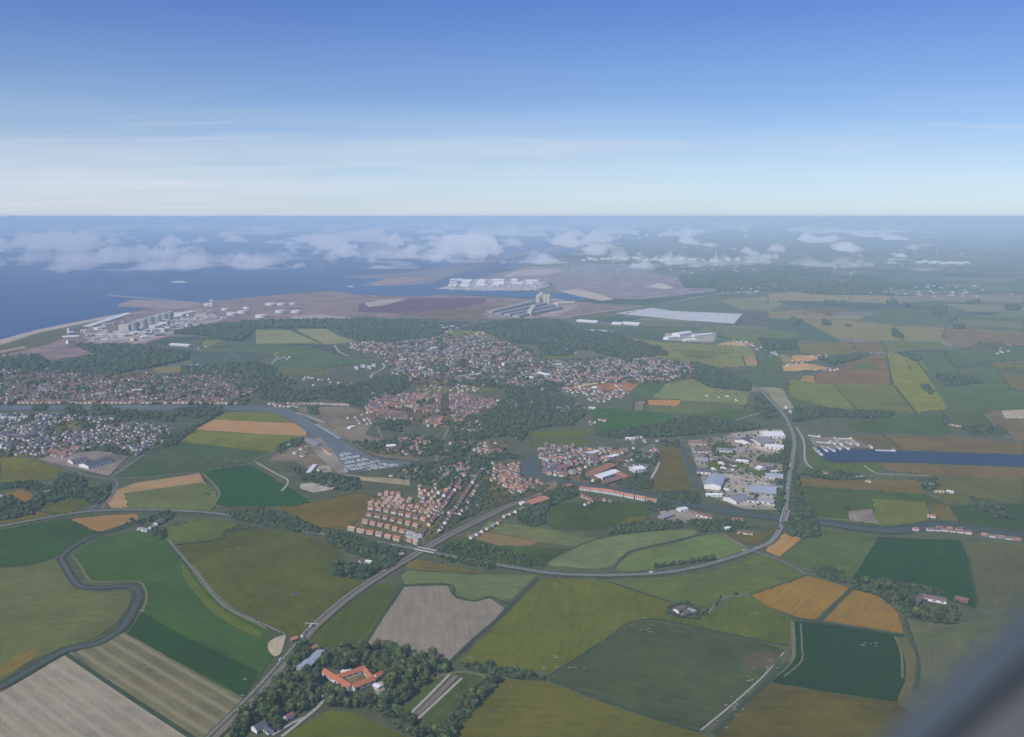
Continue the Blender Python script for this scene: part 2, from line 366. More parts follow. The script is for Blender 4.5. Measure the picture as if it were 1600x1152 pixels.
for px_, c_ in [([(1215, 472), (1240, 470), (1325, 472), (1317, 479), (1250, 480)], (74, 98, 94)), ([(1255, 484), (1310, 480), (1335, 481), (1300, 492), (1255, 493)], (112, 112, 108)),
    ([(1200, 486), (1255, 484), (1300, 494), (1360, 491), (1340, 500), (1200, 497)], (128, 126, 114)), ([(1375, 482), (1502, 487), (1487, 500), (1425, 507), (1355, 500)], (82, 108, 100)),
    ([(1200, 497), (1250, 500), (1310, 532), (1302, 537), (1240, 530), (1200, 530)], (68, 98, 92)), ([(1251, 500), (1325, 500), (1407, 510), (1475, 512), (1470, 532), (1375, 532), (1312, 530)], (128, 128, 108)),
    ([(1375, 534), (1470, 534), (1480, 546), (1385, 548)], (104, 118, 100)), ([(1200, 460), (1260, 455), (1390, 463), (1400, 475), (1325, 472), (1200, 470)], (130, 130, 116)),
    ([(1395, 463), (1600, 460), (1600, 474), (1470, 470), (1400, 474)], (122, 126, 122)), ([(1430, 471), (1470, 471), (1475, 479), (1430, 479)], (82, 108, 104)),
    ([(1470, 475), (1600, 476), (1600, 488), (1505, 487)], (118, 126, 118)), ([(1500, 495), (1600, 490), (1600, 515), (1480, 511)], (110, 122, 112)), ([(1500, 494), (1560, 497), (1600, 496), (1600, 502), (1500, 500)], (76, 98, 90)),
    ([(1480, 514), (1600, 517), (1600, 540), (1500, 545), (1475, 533)], (120, 118, 108)), ([(1530, 535), (1570, 536), (1570, 543), (1520, 543)], (84, 98, 92)),
    ([(1250, 538), (1300, 535), (1335, 536), (1330, 552), (1290, 556), (1240, 550)], (116, 120, 98)), ([(1330, 535), (1375, 534), (1385, 548), (1340, 552)], (118, 114, 102)),
    ([(1200, 530), (1245, 532), (1250, 552), (1200, 568)], (64, 88, 80)), ([(1480, 547), (1600, 542), (1600, 564), (1545, 566), (1490, 575)], (66, 94, 78)), ([(1545, 567), (1600, 566), (1600, 575), (1560, 576)], (110, 112, 92)),
    ([(1390, 552), (1475, 550), (1500, 585), (1450, 588), (1425, 554)], (66, 96, 78)), ([(1415, 563), (1440, 562), (1452, 580), (1425, 582)], (112, 126, 96)), ([(1480, 575), (1600, 578), (1600, 590), (1500, 588)], (88, 104, 88)),
    ([(1185, 540), (1230, 545), (1235, 560), (1220, 585), (1190, 575)], (70, 92, 78)), ([(1100, 511), (1200, 515), (1245, 520), (1230, 531), (1150, 527)], (104, 120, 104)),
    ([(905, 520), (960, 525), (1040, 535), (1117, 539), (1170, 541), (1182, 556), (1185, 572), (1120, 575), (1080, 568), (1025, 558), (985, 540)], (122, 130, 102)), ([(1050, 546), (1110, 549), (1140, 553), (1100, 562), (1070, 556)], (98, 114, 92)),
    ([(1160, 557), (1180, 557), (1186, 570), (1165, 572)], (150, 134, 112)), ([(985, 557), (1050, 565), (1055, 575), (1000, 570), (990, 563)], (114, 128, 98)), ([(880, 503), (960, 510), (1100, 512), (1080, 520), (900, 514)], (80, 98, 92)),
    ([(1117, 539), (1137, 534), (1182, 536), (1170, 541)], (172, 150, 124)), ([(1092, 536), (1130, 524), (1110, 536), (1095, 538)], (130, 122, 118)), ([(1140, 512), (1175, 520), (1200, 535), (1160, 534), (1120, 526)], (104, 122, 106)),
    ([(1222, 571), (1260, 568), (1296, 574), (1290, 579), (1225, 581)], (184, 150, 116)), ([(1236, 555), (1277, 556), (1282, 560), (1262, 565), (1240, 566)], (180, 146, 112)), ([(1215, 554), (1232, 555), (1238, 566), (1225, 568)], (140, 134, 110)),
    ([(1340, 557), (1380, 555), (1390, 585), (1392, 603), (1275, 600), (1272, 587), (1300, 578), (1320, 572)], (124, 110, 98)), ([(1335, 567), (1365, 566), (1367, 577), (1330, 577)], (78, 98, 76)),
    ([(1255, 587), (1272, 587), (1274, 599), (1250, 597)], (150, 134, 98)), ([(1385, 552), (1420, 553), (1445, 582), (1482, 640), (1432, 646), (1395, 602)], (124, 132, 92)),
    ([(1232, 592), (1275, 600), (1392, 603), (1430, 646), (1312, 641), (1250, 625), (1232, 618)], (116, 128, 94)), ([(1234, 620), (1250, 625), (1312, 641), (1300, 646), (1240, 640)], (72, 98, 78)),
    ([(1300, 600), (1395, 602), (1428, 645), (1340, 644)], (108, 118, 92)),
    ([(1450, 588), (1600, 575), (1600, 640), (1484, 640)], (64, 92, 72)), ([(1560, 580), (1600, 590), (1600, 612), (1580, 608)], (112, 110, 88)),
    ([(1330, 660), (1400, 650), (1470, 648), (1492, 672), (1480, 681), (1350, 676), (1320, 668)], (58, 88, 66)), ([(1485, 645), (1540, 641), (1600, 640), (1600, 680), (1490, 672)], (62, 88, 66)),
    ([(1540, 645), (1570, 640), (1600, 640), (1600, 690), (1578, 685)], (118, 112, 100)), ([(1565, 642), (1600, 640), (1600, 655), (1570, 655)], (166, 156, 142)),
    ([(1270, 682), (1380, 680), (1600, 692), (1600, 712), (1470, 707), (1360, 704), (1275, 697)], (100, 100, 84)), ([(1380, 681), (1500, 684), (1600, 694), (1600, 711), (1412, 704)], (110, 102, 84)),
    ([(1262, 700), (1272, 695), (1300, 724), (1375, 722), (1380, 736), (1290, 742), (1264, 725)], (74, 96, 58)), ([(1376, 724), (1600, 732), (1600, 748), (1470, 745), (1385, 735)], (114, 104, 86)),
    ([(1250, 747), (1432, 750), (1447, 772), (1250, 760)], (108, 102, 76)), ([(1250, 760), (1447, 774), (1480, 790), (1362, 781), (1368, 822), (1325, 816), (1270, 802), (1250, 780)], (64, 92, 54)),
    ([(1362, 780), (1447, 785), (1452, 812), (1417, 820), (1372, 822)], (102, 114, 74)), ([(1482, 790), (1600, 788), (1600, 832), (1500, 816)], (52, 84, 58)), ([(1450, 745), (1600, 748), (1600, 786), (1490, 786), (1455, 772)], (92, 100, 74)),
    ([(1270, 806), (1330, 812), (1366, 824), (1300, 822)], (76, 96, 62)), ([(1455, 786), (1482, 790), (1498, 815), (1455, 812)], (100, 98, 72)),
    ]: fld(px_, c_)
for px_, c_, kw in [([(400, 516), (452, 516), (502, 537), (400, 537)], (130, 138, 114), {}), ([(462, 515), (510, 514), (530, 525), (560, 535), (507, 539)], (132, 138, 116), {}),
    ([(425, 560), (550, 559), (597, 567), (512, 573), (425, 573)], (66, 98, 82), {}), ([(400, 540), (480, 541), (520, 552), (540, 558), (425, 560), (400, 548)], (78, 100, 86), {'st': .3}), ([(300, 552), (400, 553), (400, 568), (300, 574)], (70, 92, 92), {}),
    ([(310, 545), (400, 540), (400, 553), (310, 551)], (84, 104, 94), {}), ([(238, 575), (282, 571), (284, 585), (245, 582)], (128, 128, 106), {}), ([(320, 531), (350, 533), (330, 542), (310, 540)], (120, 128, 104), {}), ([(100, 567), (150, 558), (150, 562), (110, 572)], (104, 110, 86), {}), ([(62, 572), (100, 566), (80, 576)], (128, 112, 92), {}),
    ([(425, 575), (500, 575), (520, 585), (440, 590)], (88, 98, 82), {}), ([(415, 610), (450, 605), (470, 612), (440, 618)], (86, 108, 84), {}),
    ([(440, 618), (480, 612), (495, 620), (455, 626)], (74, 104, 80), {}), ([(640, 610), (700, 592), (790, 590), (790, 610), (700, 618)], (94, 100, 82), {'blot': .25}),
    ([(775, 535), (840, 540), (850, 560), (800, 545)], (88, 104, 90), {}), ([(650, 518), (750, 515), (790, 522), (760, 530), (700, 522)], (112, 124, 100), {}), ([(845, 540), (900, 553), (900, 560), (845, 562)], (98, 108, 86), {}),
    ([(1040, 600), (1082, 592), (1107, 604), (1172, 612), (1165, 633), (1062, 626), (1015, 623), (1025, 610)], (122, 134, 104), {}), ([(985, 600), (1040, 601), (1018, 622), (990, 618)], (66, 98, 74), {}),
    ([(1012, 625), (1064, 625), (1059, 636), (1012, 633)], (176, 134, 98), {'blot': .05}), ([(1064, 627), (1165, 634), (1162, 641), (1120, 653), (1015, 643), (1012, 634), (1059, 637)], (94, 110, 90), {}),
    ([(990, 628), (1010, 626), (1005, 643), (990, 640)], (128, 126, 114), {}), ([(1180, 605), (1222, 606), (1242, 640), (1215, 640), (1200, 615)], (136, 142, 124), {}),
    ([(1150, 580), (1222, 585), (1218, 606), (1172, 604)], (62, 90, 76), {}), ([(1172, 606), (1218, 606), (1222, 612), (1172, 612)], (140, 140, 126), {}),
    ([(922, 637), (987, 641), (1052, 650), (1057, 657), (1012, 672), (950, 678), (930, 673)], (50, 94, 62), {}), ([(1060, 652), (1140, 640), (1205, 645), (1150, 660), (1110, 662)], (62, 94, 66), {}),
    ([(828, 676), (900, 671), (925, 679), (870, 684), (828, 685)], (92, 106, 72), {}), ([(832, 688), (915, 686), (918, 696), (830, 697)], (84, 100, 62), {}),
    ([(1032, 700), (1060, 695), (1078, 760), (1085, 778), (1062, 776), (1020, 762), (1028, 725)], (92, 90, 62), {'blot': .2}),
    ([(837, 808), (875, 787), (930, 784), (1007, 787), (1014, 802), (1005, 818), (975, 830), (870, 828)], (62, 88, 54), {'blot': .2}), ([(965, 820), (985, 808), (1012, 806), (1005, 818), (975, 829)], (96, 96, 62), {}),
    ([(765, 815), (800, 819), (870, 830), (930, 842), (905, 856), (860, 850), (800, 838), (750, 828)], (108, 120, 88), {}), ([(727, 838), (750, 830), (800, 839), (842, 847), (828, 853), (780, 853)], (134, 118, 90), {'blot': .06}),
    ([(690, 850), (725, 840), (780, 855), (840, 856), (905, 858), (870, 870), (850, 886), (800, 882), (700, 866)], (64, 86, 52), {'blot': .25}),
    ([(870, 868), (900, 855), (935, 842), (1000, 832), (1082, 827), (1092, 834), (1040, 848), (985, 860), (968, 872), (955, 886), (930, 890), (846, 884)], (110, 128, 94), {'smooth': 1}),
    ([(958, 890), (975, 873), (992, 863), (1045, 851), (1098, 836), (1130, 836), (1170, 854), (1150, 868), (1100, 878), (1020, 890), (985, 894)], (98, 118, 82), {'smooth': 1}),
    ([(330, 657), (352, 645), (400, 643), (430, 646), (458, 660), (400, 659)], (106, 120, 74), {}), ([(305, 672), (330, 656), (400, 659), (459, 661), (480, 672), (478, 682), (400, 678)], (172, 138, 106), {'blot': .05}),
    ([(272, 689), (305, 673), (400, 678), (478, 683), (440, 697), (425, 707), (400, 705)], (112, 122, 82), {'blot': .14}), ([(237, 703), (256, 694), (272, 689), (400, 705), (425, 708), (412, 716), (384, 724)], (64, 94, 74), {}),
    ([(228, 710), (237, 703), (384, 724), (380, 728), (300, 738), (217, 748), (178, 746), (182, 740)], (62, 90, 74), {}),
    ([(165, 783), (180, 767), (212, 755), (312, 740), (330, 768), (201, 795), (175, 795)], (164, 136, 106), {'blot': .06}), ([(195, 771), (317, 754), (338, 768), (337, 790), (330, 800), (201, 796)], (102, 114, 84), {}),
    ([(314, 738), (385, 727), (402, 733), (430, 750), (452, 762), (484, 785), (460, 791), (355, 792), (336, 788), (340, 768)], (40, 88, 62), {'blot': .06}),
    ([(410, 797), (460, 791), (560, 771), (590, 778), (560, 812), (537, 829), (500, 825), (400, 811), (395, 800)], (106, 98, 62), {'blot': .14}),
    ([(0, 712), (50, 717), (108, 738), (82, 748), (0, 756)], (102, 108, 72), {'blot': .15}), ([(3, 774), (30, 766), (52, 772), (46, 786), (30, 784)], (138, 114, 80), {}),
    ([(0, 814), (62, 799), (82, 806), (0, 821)], (110, 104, 68), {}), ([(67, 793), (130, 772), (145, 784), (110, 803), (80, 804)], (82, 92, 62), {'blot': .2}),
    ([(0, 828), (105, 811), (152, 834), (120, 847), (98, 860), (84, 871), (43, 883), (0, 885)], (50, 88, 62), {}), ([(108, 812), (160, 806), (213, 804), (216, 812), (155, 833)], (154, 124, 88), {'blot': .06}),
    ([(0, 889), (43, 885), (84, 874), (99, 888), (107, 908), (120, 922), (157, 927), (198, 923), (207, 930), (199, 951), (177, 980), (142, 1000), (96, 1013), (46, 1035), (0, 1066)], (98, 108, 78), {'ang': ((0, 950), (150, 935)), 'blot': .1}),
    ([(262, 842), (262, 824), (320, 811), (375, 820), (352, 831), (347, 841), (300, 850), (275, 850)], (86, 104, 70), {}),
    ([(275, 854), (347, 844), (353, 833), (400, 826), (470, 835), (530, 856), (530, 868), (520, 882), (517, 900), (557, 907), (592, 906), (540, 938), (500, 970), (462, 997), (446, 991), (400, 967), (345, 936), (304, 888)], (82, 92, 58), {'blot': .12}),
    ([(588, 912), (623, 917), (565, 1016), (532, 1019), (483, 1001), (495, 987), (542, 946)], (76, 90, 44), {}),
    ([(626, 900), (636, 892), (679, 895), (740, 899), (838, 899), (800, 936), (780, 940), (764, 933), (740, 939), (712, 932), (702, 914), (633, 914)], (102, 118, 86), {}),
    ([(638, 879), (653, 875), (704, 885), (757, 896), (676, 893), (634, 889)], (110, 106, 68), {}),
    ([(633, 918), (699, 916), (704, 927), (714, 936), (740, 941), (765, 935), (788, 951), (773, 969), (740, 999), (702, 1037), (628, 1022), (567, 1012)], (134, 128, 118), {'blot': .05, 'ang': ((700, 1037), (680, 920)), 'smooth': 0}),
    ([(845, 906), (880, 905), (942, 909), (1053, 944), (1038, 966), (1003, 968), (942, 1001), (858, 1055), (850, 1050), (800, 1046), (716, 1035), (752, 1000), (792, 958)], (94, 104, 58), {'blot': .10, 'ang': ((860, 1040), (900, 915))}),
    ([(950, 909), (1100, 898), (1150, 884), (1188, 867), (1262, 899), (1172, 929), (1135, 938), (1112, 958), (1095, 948), (1056, 944)], (90, 106, 70), {}),
    ([(1115, 960), (1150, 934), (1172, 931), (1235, 966), (1233, 1010), (1200, 1004), (1137, 990), (1010, 967), (1040, 967)], (86, 100, 60), {'ang': ((1200, 1000), (1190, 940)), 'st': .12}),
    ([(1008, 970), (1137, 993), (1200, 1007), (1226, 1016), (1218, 1040), (1195, 1052), (1150, 1090), (1099, 1140), (1028, 1122), (940, 1090), (860, 1062), (942, 1004)], (70, 86, 66), {'ang': ((860, 1062), (1100, 1140)), 'blot': .14}),
    ([(788, 1062), (851, 1065), (952, 1103), (1105, 1152), (1110, 1170), (680, 1170)], (96, 98, 52), {'blot': .08}), ([(430, 1160), (512, 1111), (552, 1114), (593, 1130), (640, 1155), (640, 1170), (430, 1170)], (88, 98, 50), {}),
    ([(674, 1062), (714, 1051), (755, 1057), (732, 1090), (676, 1141), (625, 1114)], (76, 94, 62), {'ang': ((704, 1053), (641, 1116)), 'st': .25}),
    ([(1172, 929), (1200, 919), (1263, 900), (1327, 919), (1273, 969), (1246, 965), (1200, 948)], (146, 116, 66), {'blot': .07}), ([(1334, 922), (1372, 932), (1403, 959), (1412, 991), (1395, 988), (1284, 970)], (142, 114, 66), {'blot': .07}),
    ([(1237, 971), (1281, 975), (1413, 995), (1428, 1012), (1434, 1037), (1428, 1075), (1403, 1097), (1362, 1092), (1210, 1068), (1205, 1062), (1235, 1034)], (40, 76, 44), {'blot': .06, 'ang': ((1237, 1000), (1420, 1030))}),
    ([(1205, 1069), (1362, 1094), (1403, 1099), (1500, 1170), (1105, 1170), (1160, 1100)], (88, 86, 52), {'blot': .14}),
    ([(1418, 970), (1480, 977), (1640, 958), (1700, 1200), (1430, 1200), (1436, 1060), (1433, 1020)], (96, 104, 84), {}), ([(1436, 990), (1600, 960), (1640, 955), (1640, 975), (1450, 1010)], (88, 100, 78), {}),
    ([(1372, 840), (1500, 845), (1512, 870), (1528, 935), (1525, 952), (1440, 925), (1332, 906), (1347, 880)], (40, 82, 54), {'blot': .06}), ([(1505, 846), (1640, 852), (1640, 955), (1532, 948), (1515, 870)], (86, 94, 76), {'st': .1}),
    ([(1258, 842), (1282, 828), (1360, 838), (1372, 841), (1347, 880), (1330, 905), (1272, 893), (1222, 872)], (80, 106, 70), {}), ([(1225, 834), (1252, 842), (1218, 871), (1198, 862), (1200, 852)], (170, 134, 86), {'blot': .05}),
    ([(1130, 835), (1160, 838), (1200, 830), (1215, 822), (1190, 850), (1170, 852)], (92, 92, 66), {}),
    # the long green field and its darker mown strip, chalky stubble and the pale bare field at bottom left
    ([(262, 843), (276, 864), (299, 893), (337, 940), (368, 963), (400, 976), (425, 988), (419, 1012), (428, 1025), (380, 1091), (198, 992), (222, 956), (230, 933), (222, 912), (193, 909), (150, 910), (136, 903), (126, 885), (113, 870), (130, 855), (160, 840), (215, 830)], (60, 98, 60), {'blot': .10, 'ang': ((215, 960), (410, 1050)), 'smooth': 0}),
    ([(222, 958), (300, 1000), (405, 1050), (383, 1090), (198, 992)], (44, 84, 50), {'blot': .06, 'ang': ((215, 960), (410, 1050))}),
    ([(114, 1022), (194, 989), (380, 1092), (327, 1152), (320, 1165), (310, 1165)], (116, 116, 92), {'st': .75, 'pale': (146, 140, 116), 'ang': ((104, 1024), (299, 1152)), 'rows': 13.0, 'blot': .12}),
    ([(0, 1084), (50, 1055), (104, 1023), (112, 1023), (300, 1152), (310, 1170), (0, 1180)], (146, 140, 126), {'st': .55, 'pale': (166, 158, 142), 'ang': ((104, 1024), (299, 1152)), 'rows': 12.0, 'blot': .07}),
    ]: fld(px_, c_, **kw)
# margins, paths and worn strips
for p, w, m in [([(104, 1023), (200, 1088), (304, 1156)], 9, VERGE_D), ([(222, 957), (229, 935), (221, 912), (193, 909), (150, 910), (136, 903), (126, 885), (112, 868)], 5, VERGE_P), ([(299, 885), (330, 925), (365, 955), (420, 982)], 12, VERGE_P),
    ([(704, 1053), (672, 1086), (641, 1116)], 5, GRAVEL), ([(713, 1056), (680, 1090), (647, 1120)], 9, BALLAST), ([(722, 1060), (690, 1090), (653, 1124)], 4.5, GRAVEL), ([(674, 1062), (714, 1051), (755, 1057), (748, 1070)], 6, VERGE_P),
    ([(1238, 972), (1240, 1010), (1236, 1034), (1204, 1063)], 7, VERGE_P), ([(1251, 975), (1253, 1010), (1252, 1034), (1225, 1058)], 3, VERGE_P), ([(1413, 997), (1424, 1020), (1424, 1060), (1420, 1085)], 5, VERGE_P), ([(1398, 995), (1408, 1020), (1410, 1060)], 4, VERGE_P), ([(1225, 1020), (1190, 1060), (1140, 1105), (1095, 1142)], 3, GRAVEL),
    ([(1232, 1035), (1190, 1075), (1115, 1148)], 9, VERGE_D), ([(858, 1060), (940, 1093), (1028, 1124), (1103, 1146)], 6, VERGE_D), ([(858, 1058), (942, 1003), (1008, 968), (1137, 991), (1230, 1010)], 5, VERGE_D), ([(1280, 973), (1330, 920)], 9, VERGE_D), ([(1237, 967), (1281, 973), (1413, 994)], 6, VERGE_D),
    ([(627, 918), (566, 1014)], 7, VERGE_D), ([(702, 1037), (742, 998), (778, 968), (795, 950), (840, 904)], 8, VERGE_D), ([(628, 915), (702, 914), (712, 932), (742, 940), (766, 933), (795, 945)], 6, VERGE_D), ([(950, 909), (1056, 944)], 4, VERGE_D),
    ([(960, 888), (972, 873), (988, 861), (1045, 849), (1098, 836)], 5, VERGE_D), ([(845, 886), (880, 865), (935, 842), (1000, 833)], 6, VERGE_D), ([(200, 796), (335, 800)], 5, VERGE_P), ([(316, 740), (342, 768), (335, 789), (352, 793)], 7, VERGE_P), ([(250, 706), (320, 714), (385, 724)], 9, VERGE_P),
    ([(0, 886), (43, 884), (84, 873)], 6, VERGE_D), ([(1512, 868), (1528, 940)], 5, VERGE_D), ([(1413, 965), (1434, 1030), (1432, 1080)], 7, VERGE_D), ([(1397, 602), (1433, 647)], 8, VERGE_D), ([(1380, 680), (1408, 702)], 6, VERGE_D), ([(276, 851), (348, 842), (353, 832), (402, 824)], 7, VERGE_D)]:
    band(p, w, m)
for p, w, m in [([(448, 993), (400, 971), (360, 954), (340, 938), (304, 893), (276, 860), (262, 843)], 5, ASPH_L), ([(470, 1002), (495, 1010), (517, 1022)], 4.5, ASPH_L), ([(440, 1152), (470, 1128), (505, 1095), (497, 1066), (512, 1050)], 5.5, GRAVEL), ([(425, 1150), (455, 1132), (476, 1122)], 5, GRAVEL),
    ([(1172, 931), (1150, 932), (1128, 936), (1112, 952), (1108, 960)], 4, ASPH_L), ([(1300, 894), (1263, 898), (1240, 886), (1205, 870)], 4, ASPH_L), ([(1172, 930), (1260, 900)], 5, VERGE_D),
    ([(180, 742), (232, 706), (262, 690), (290, 675), (330, 652)], 7, ASPH_L), ([(180, 748), (230, 746), (300, 738), (385, 726), (400, 718), (420, 710), (440, 698)], 6, ASPH_L), ([(0, 712), (50, 716), (105, 732), (140, 745), (180, 750)], 9, ASPH), ([(180, 750), (182, 762), (150, 790), (132, 802)], 8, ASPH), ([(182, 762), (176, 775), (160, 795), (170, 799)], 7, ASPH),
    ([(400, 723), (430, 740), (450, 752), (440, 768)], 6, GRAVEL), ([(452, 700), (490, 712), (520, 738), (560, 745), (600, 752), (635, 758)], 8, GRAVEL), ([(580, 748), (630, 757)], 7, GRAVEL), ([(600, 690), (575, 640), (560, 630)], 7, ASPH_L),
    ([(1244, 668), (1256, 690), (1258, 720), (1270, 733)], 6, GRAVEL), ([(1350, 728), (1370, 740), (1400, 742), (1450, 744)], 6, GRAVEL), ([(1240, 808), (1300, 812), (1340, 814)], 5, ASPH_L), ([(1470, 650), (1490, 672)], 4, ASPH_L), ([(1540, 648), (1570, 680), (1600, 692)], 7, ASPH_L), ([(1250, 680), (1380, 679), (1480, 682), (1600, 692)], 6, ASPH_L),
    ([(1130, 835), (1165, 856), (1200, 870)], 6, ASPH_L), ([(960, 688), (1060, 690), (1200, 678), (1240, 668)], 7, ASPH_L), ([(1100, 690), (1115, 725), (1125, 770)], 8, ASPH_L), ([(1165, 740), (1160, 795)], 8, ASPH_L), ([(1030, 722), (1025, 735), (1015, 752)], 8, GRAVEL),
    ([(812, 688), (800, 682), (790, 682)], 6, GRAVEL), ([(1255, 590), (1300, 577), (1340, 560)], 6, ASPH_L), ([(1140, 660), (1200, 642)], 6, GRAVEL), ([(523, 540), (530, 550), (545, 557)], 11, GRAVEL), ([(597, 567), (600, 575), (582, 585), (580, 592)], 11, GRAVEL), ([(435, 556), (425, 569)], 8, GRAVEL)]:
    ribbon('road', p, w, m)
def patch(cx, cy, n, rx, ry, m, seed=0, name='chalk_patch'):
    r = random.Random(seed + int(cx)); g = G(cx, cy)
    for i in range(n):
        a, b = g[0] + r.gauss(0, rx), g[1] + r.gauss(0, ry); R_ = r.uniform(1.2, 4.5); k = 9; z = nz(.001)
        V = [(R_ * r.uniform(.5, 1.3) * math.cos(j * 6.283 / k), .6 * R_ * r.uniform(.5, 1.3) * math.sin(j * 6.283 / k), 0) for j in range(k)]
        tag(link(name, mesh(name, V, [list(range(k))], m), loc=(a, b, z)), kind='structure')
CHALK = simple_mat('chalk_soil', (.22, .22, .16), .3, .1)
fld([(418, 1004), (434, 996), (449, 992), (444, 1008), (438, 1024), (428, 1028), (419, 1018)], (170, 160, 140), name='yard', smooth=1)
fld([(0, 1044), (30, 1022), (62, 1014), (55, 1028), (20, 1050), (0, 1058)], (122, 110, 70), name='field', smooth=2)
fld([(1160, 1020), (1205, 1018), (1222, 1024), (1210, 1042), (1175, 1052), (1160, 1040)], (86, 86, 74), name='field', smooth=2)
fld([(280, 874), (300, 902), (332, 942), (364, 964), (412, 990), (404, 999), (366, 981), (325, 953), (288, 908)], (92, 106, 62), name='field', smooth=1)
fld([(1413, 997), (1428, 1014), (1434, 1040), (1428, 1078), (1412, 1098), (1400, 1098), (1416, 1060), (1412, 1020), (1398, 996)], (104, 104, 78), name='field', smooth=1)
for a in [(1006, 974, 7, 8, 14), (1007, 985, 4, 6, 6), (365, 860, 10, 12, 10), (866, 1044, 9, 25, 3), (868, 1028, 4, 4, 8), (1360, 1008, 7, 12, 4), (1183, 960, 4, 8, 6), (218, 956, 3, 3, 3), (456, 929, 4, 5, 3), (384, 1062, 2, 2, 2), (385, 1086, 4, 5, 4), (1400, 932, 2, 3, 3), (1110, 1018, 4, 10, 3), (855, 915, 6, 16, 5), (1145, 1100, 8, 8, 25), (1180, 1065, 8, 8, 20), (1200, 1040, 8, 8, 12), (110, 1022, 4, 5, 4), (196, 994, 4, 5, 5), (1120, 1130, 5, 6, 8), (737, 1030, 3, 3, 3)]: patch(*a, CHALK)
area('pond', [(459, 927), (466, 926), (470, 929), (463, 932), (458, 930)], RIVER, 1, j=0); area('pond', [(406, 962), (413, 960), (415, 964), (408, 966)], RIVER, 1, j=0)
# main road, railway and the street through the towns
HW = [(-40, 832), (0, 823), (60, 812), (105, 804), (150, 799), (215, 797), (330, 802), (400, 816), (462, 829), (517, 837), (615, 852), (665, 862), (700, 869), (800, 887), (851, 895), (906, 899), (977, 899), (1041, 895), (1104, 883), (1160, 866), (1185, 856)]
HW2 = [(1180, 858), (1203, 848), (1217, 830), (1226, 806), (1231, 762), (1239, 712), (1241, 687), (1232, 662), (1222, 645), (1205, 628), (1190, 612), (1170, 600)]
ribbon('verge', HW, 22, VERGE); ribbon('verge', HW2, 22, VERGE)
ribbon('road', HW, 10.5, ASPH, n=10); ribbon('road', HW2, 11, ASPH_L, n=10)
ribbon('road_marking', HW, .5, PAINT, n=10, dash=8); ribbon('road_marking', HW2, .5, PAINT, n=10, dash=8)
for s in (-1, 1):
    ribbon('road_marking', HW, .35, PAINT, n=10, off=4.6 * s); ribbon('road_marking', HW2, .35, PAINT, n=10, off=4.8 * s)
RW = [(318, 1170), (335, 1150), (400, 1085), (466, 1010), (489, 982), (542, 936), (593, 901), (653, 865), (665, 858), (700, 838), (750, 813), (800, 789), (870, 757), (910, 746), (995, 707), (1025, 695)]
ribbon('verge', RW, 25, VERGE)
ribbon('road', RW, 5.5, ASPH_L, off=7.5, n=10)
ribbon('railway_bed', RW, 10, BALLAST, off=-4, n=10)
for q in (-7.2, -5.7, -2.3, -.8): ribbon('rail', RW, .28, STEEL, off=q, n=10, kind='structure')
ribbon('road_marking', RW, .3, PAINT, off=7.5, n=10, dash=8)
ribbon('road', [(660, 852), (665, 840), (690, 812), (705, 792), (725, 762), (735, 745)], 8, ASPH, n=8)
ribbon('road', [(672, 745), (682, 720), (685, 700), (700, 670), (697, 640), (695, 600), (690, 560), (690, 520)], 12, ASPH)
area('road', [(462, 1006), (470, 994), (482, 998), (474, 1009)], ASPH_L, j=0)
# ---- rivers, canals, harbour
ribbon('river_bank', [(0, 1075), (51, 1045), (101, 1018), (152, 1006), (188, 984), (205, 959), (216, 936), (213, 921), (193, 917), (152, 919), (124, 915), (110, 900), (100, 884), (96, 872), (109, 859), (135, 843), (160, 835), (190, 826), (212, 816)], 24, VERGE_D, w2=14)
ribbon('river', [(-30, 1092), (0, 1075), (51, 1045), (101, 1018), (152, 1006), (188, 984), (205, 959), (216, 936), (213, 922), (193, 917), (152, 920), (124, 916), (110, 900), (100, 884), (96, 872), (109, 859), (135, 843), (160, 835)], 11, RIVER, w2=7)
ribbon('river_bank', [(850, 749), (885, 755), (1000, 772), (1050, 781), (1100, 793), (1210, 809), (1280, 816), (1375, 829), (1425, 826), (1460, 820), (1500, 823), (1600, 838), (1660, 848)], 52, VERGE_D)
area('harbour', [(-60, 634), (0, 634), (400, 634), (445, 635), (462, 645), (532, 687), (555, 700), (580, 714), (600, 719), (645, 722), (640, 728), (620, 732), (545, 739), (528, 722), (514, 700), (480, 677), (457, 658), (430, 646), (400, 643), (300, 642), (0, 642), (-60, 643)], HARB, 1, j=0)
area('river', [(822, 711), (838, 715), (846, 726), (842, 738), (862, 746), (885, 751), (1000, 768), (1050, 777), (1100, 789), (1210, 806), (1210, 812), (1130, 805), (1060, 788), (1000, 775), (900, 759), (870, 756), (834, 752), (812, 745), (817, 730)], CANW, 1, j=0)
ribbon('river', [(1205, 809), (1280, 817), (1375, 830), (1425, 827), (1460, 821), (1500, 824), (1600, 838), (1660, 848)], 28, CANW)
ribbon('river', [(700, 742), (735, 725), (780, 716), (822, 713)], 20, CANW)
area('canal', [(1272, 699), (1300, 702), (1360, 704), (1470, 707), (1600, 711), (1660, 713), (1660, 733), (1600, 730), (1450, 724), (1375, 722), (1300, 724), (1284, 714)], BLUEW, 1, j=0)
ribbon('canal', [(1062, 690), (1070, 712), (1080, 736), (1094, 762)], 11, CANW)
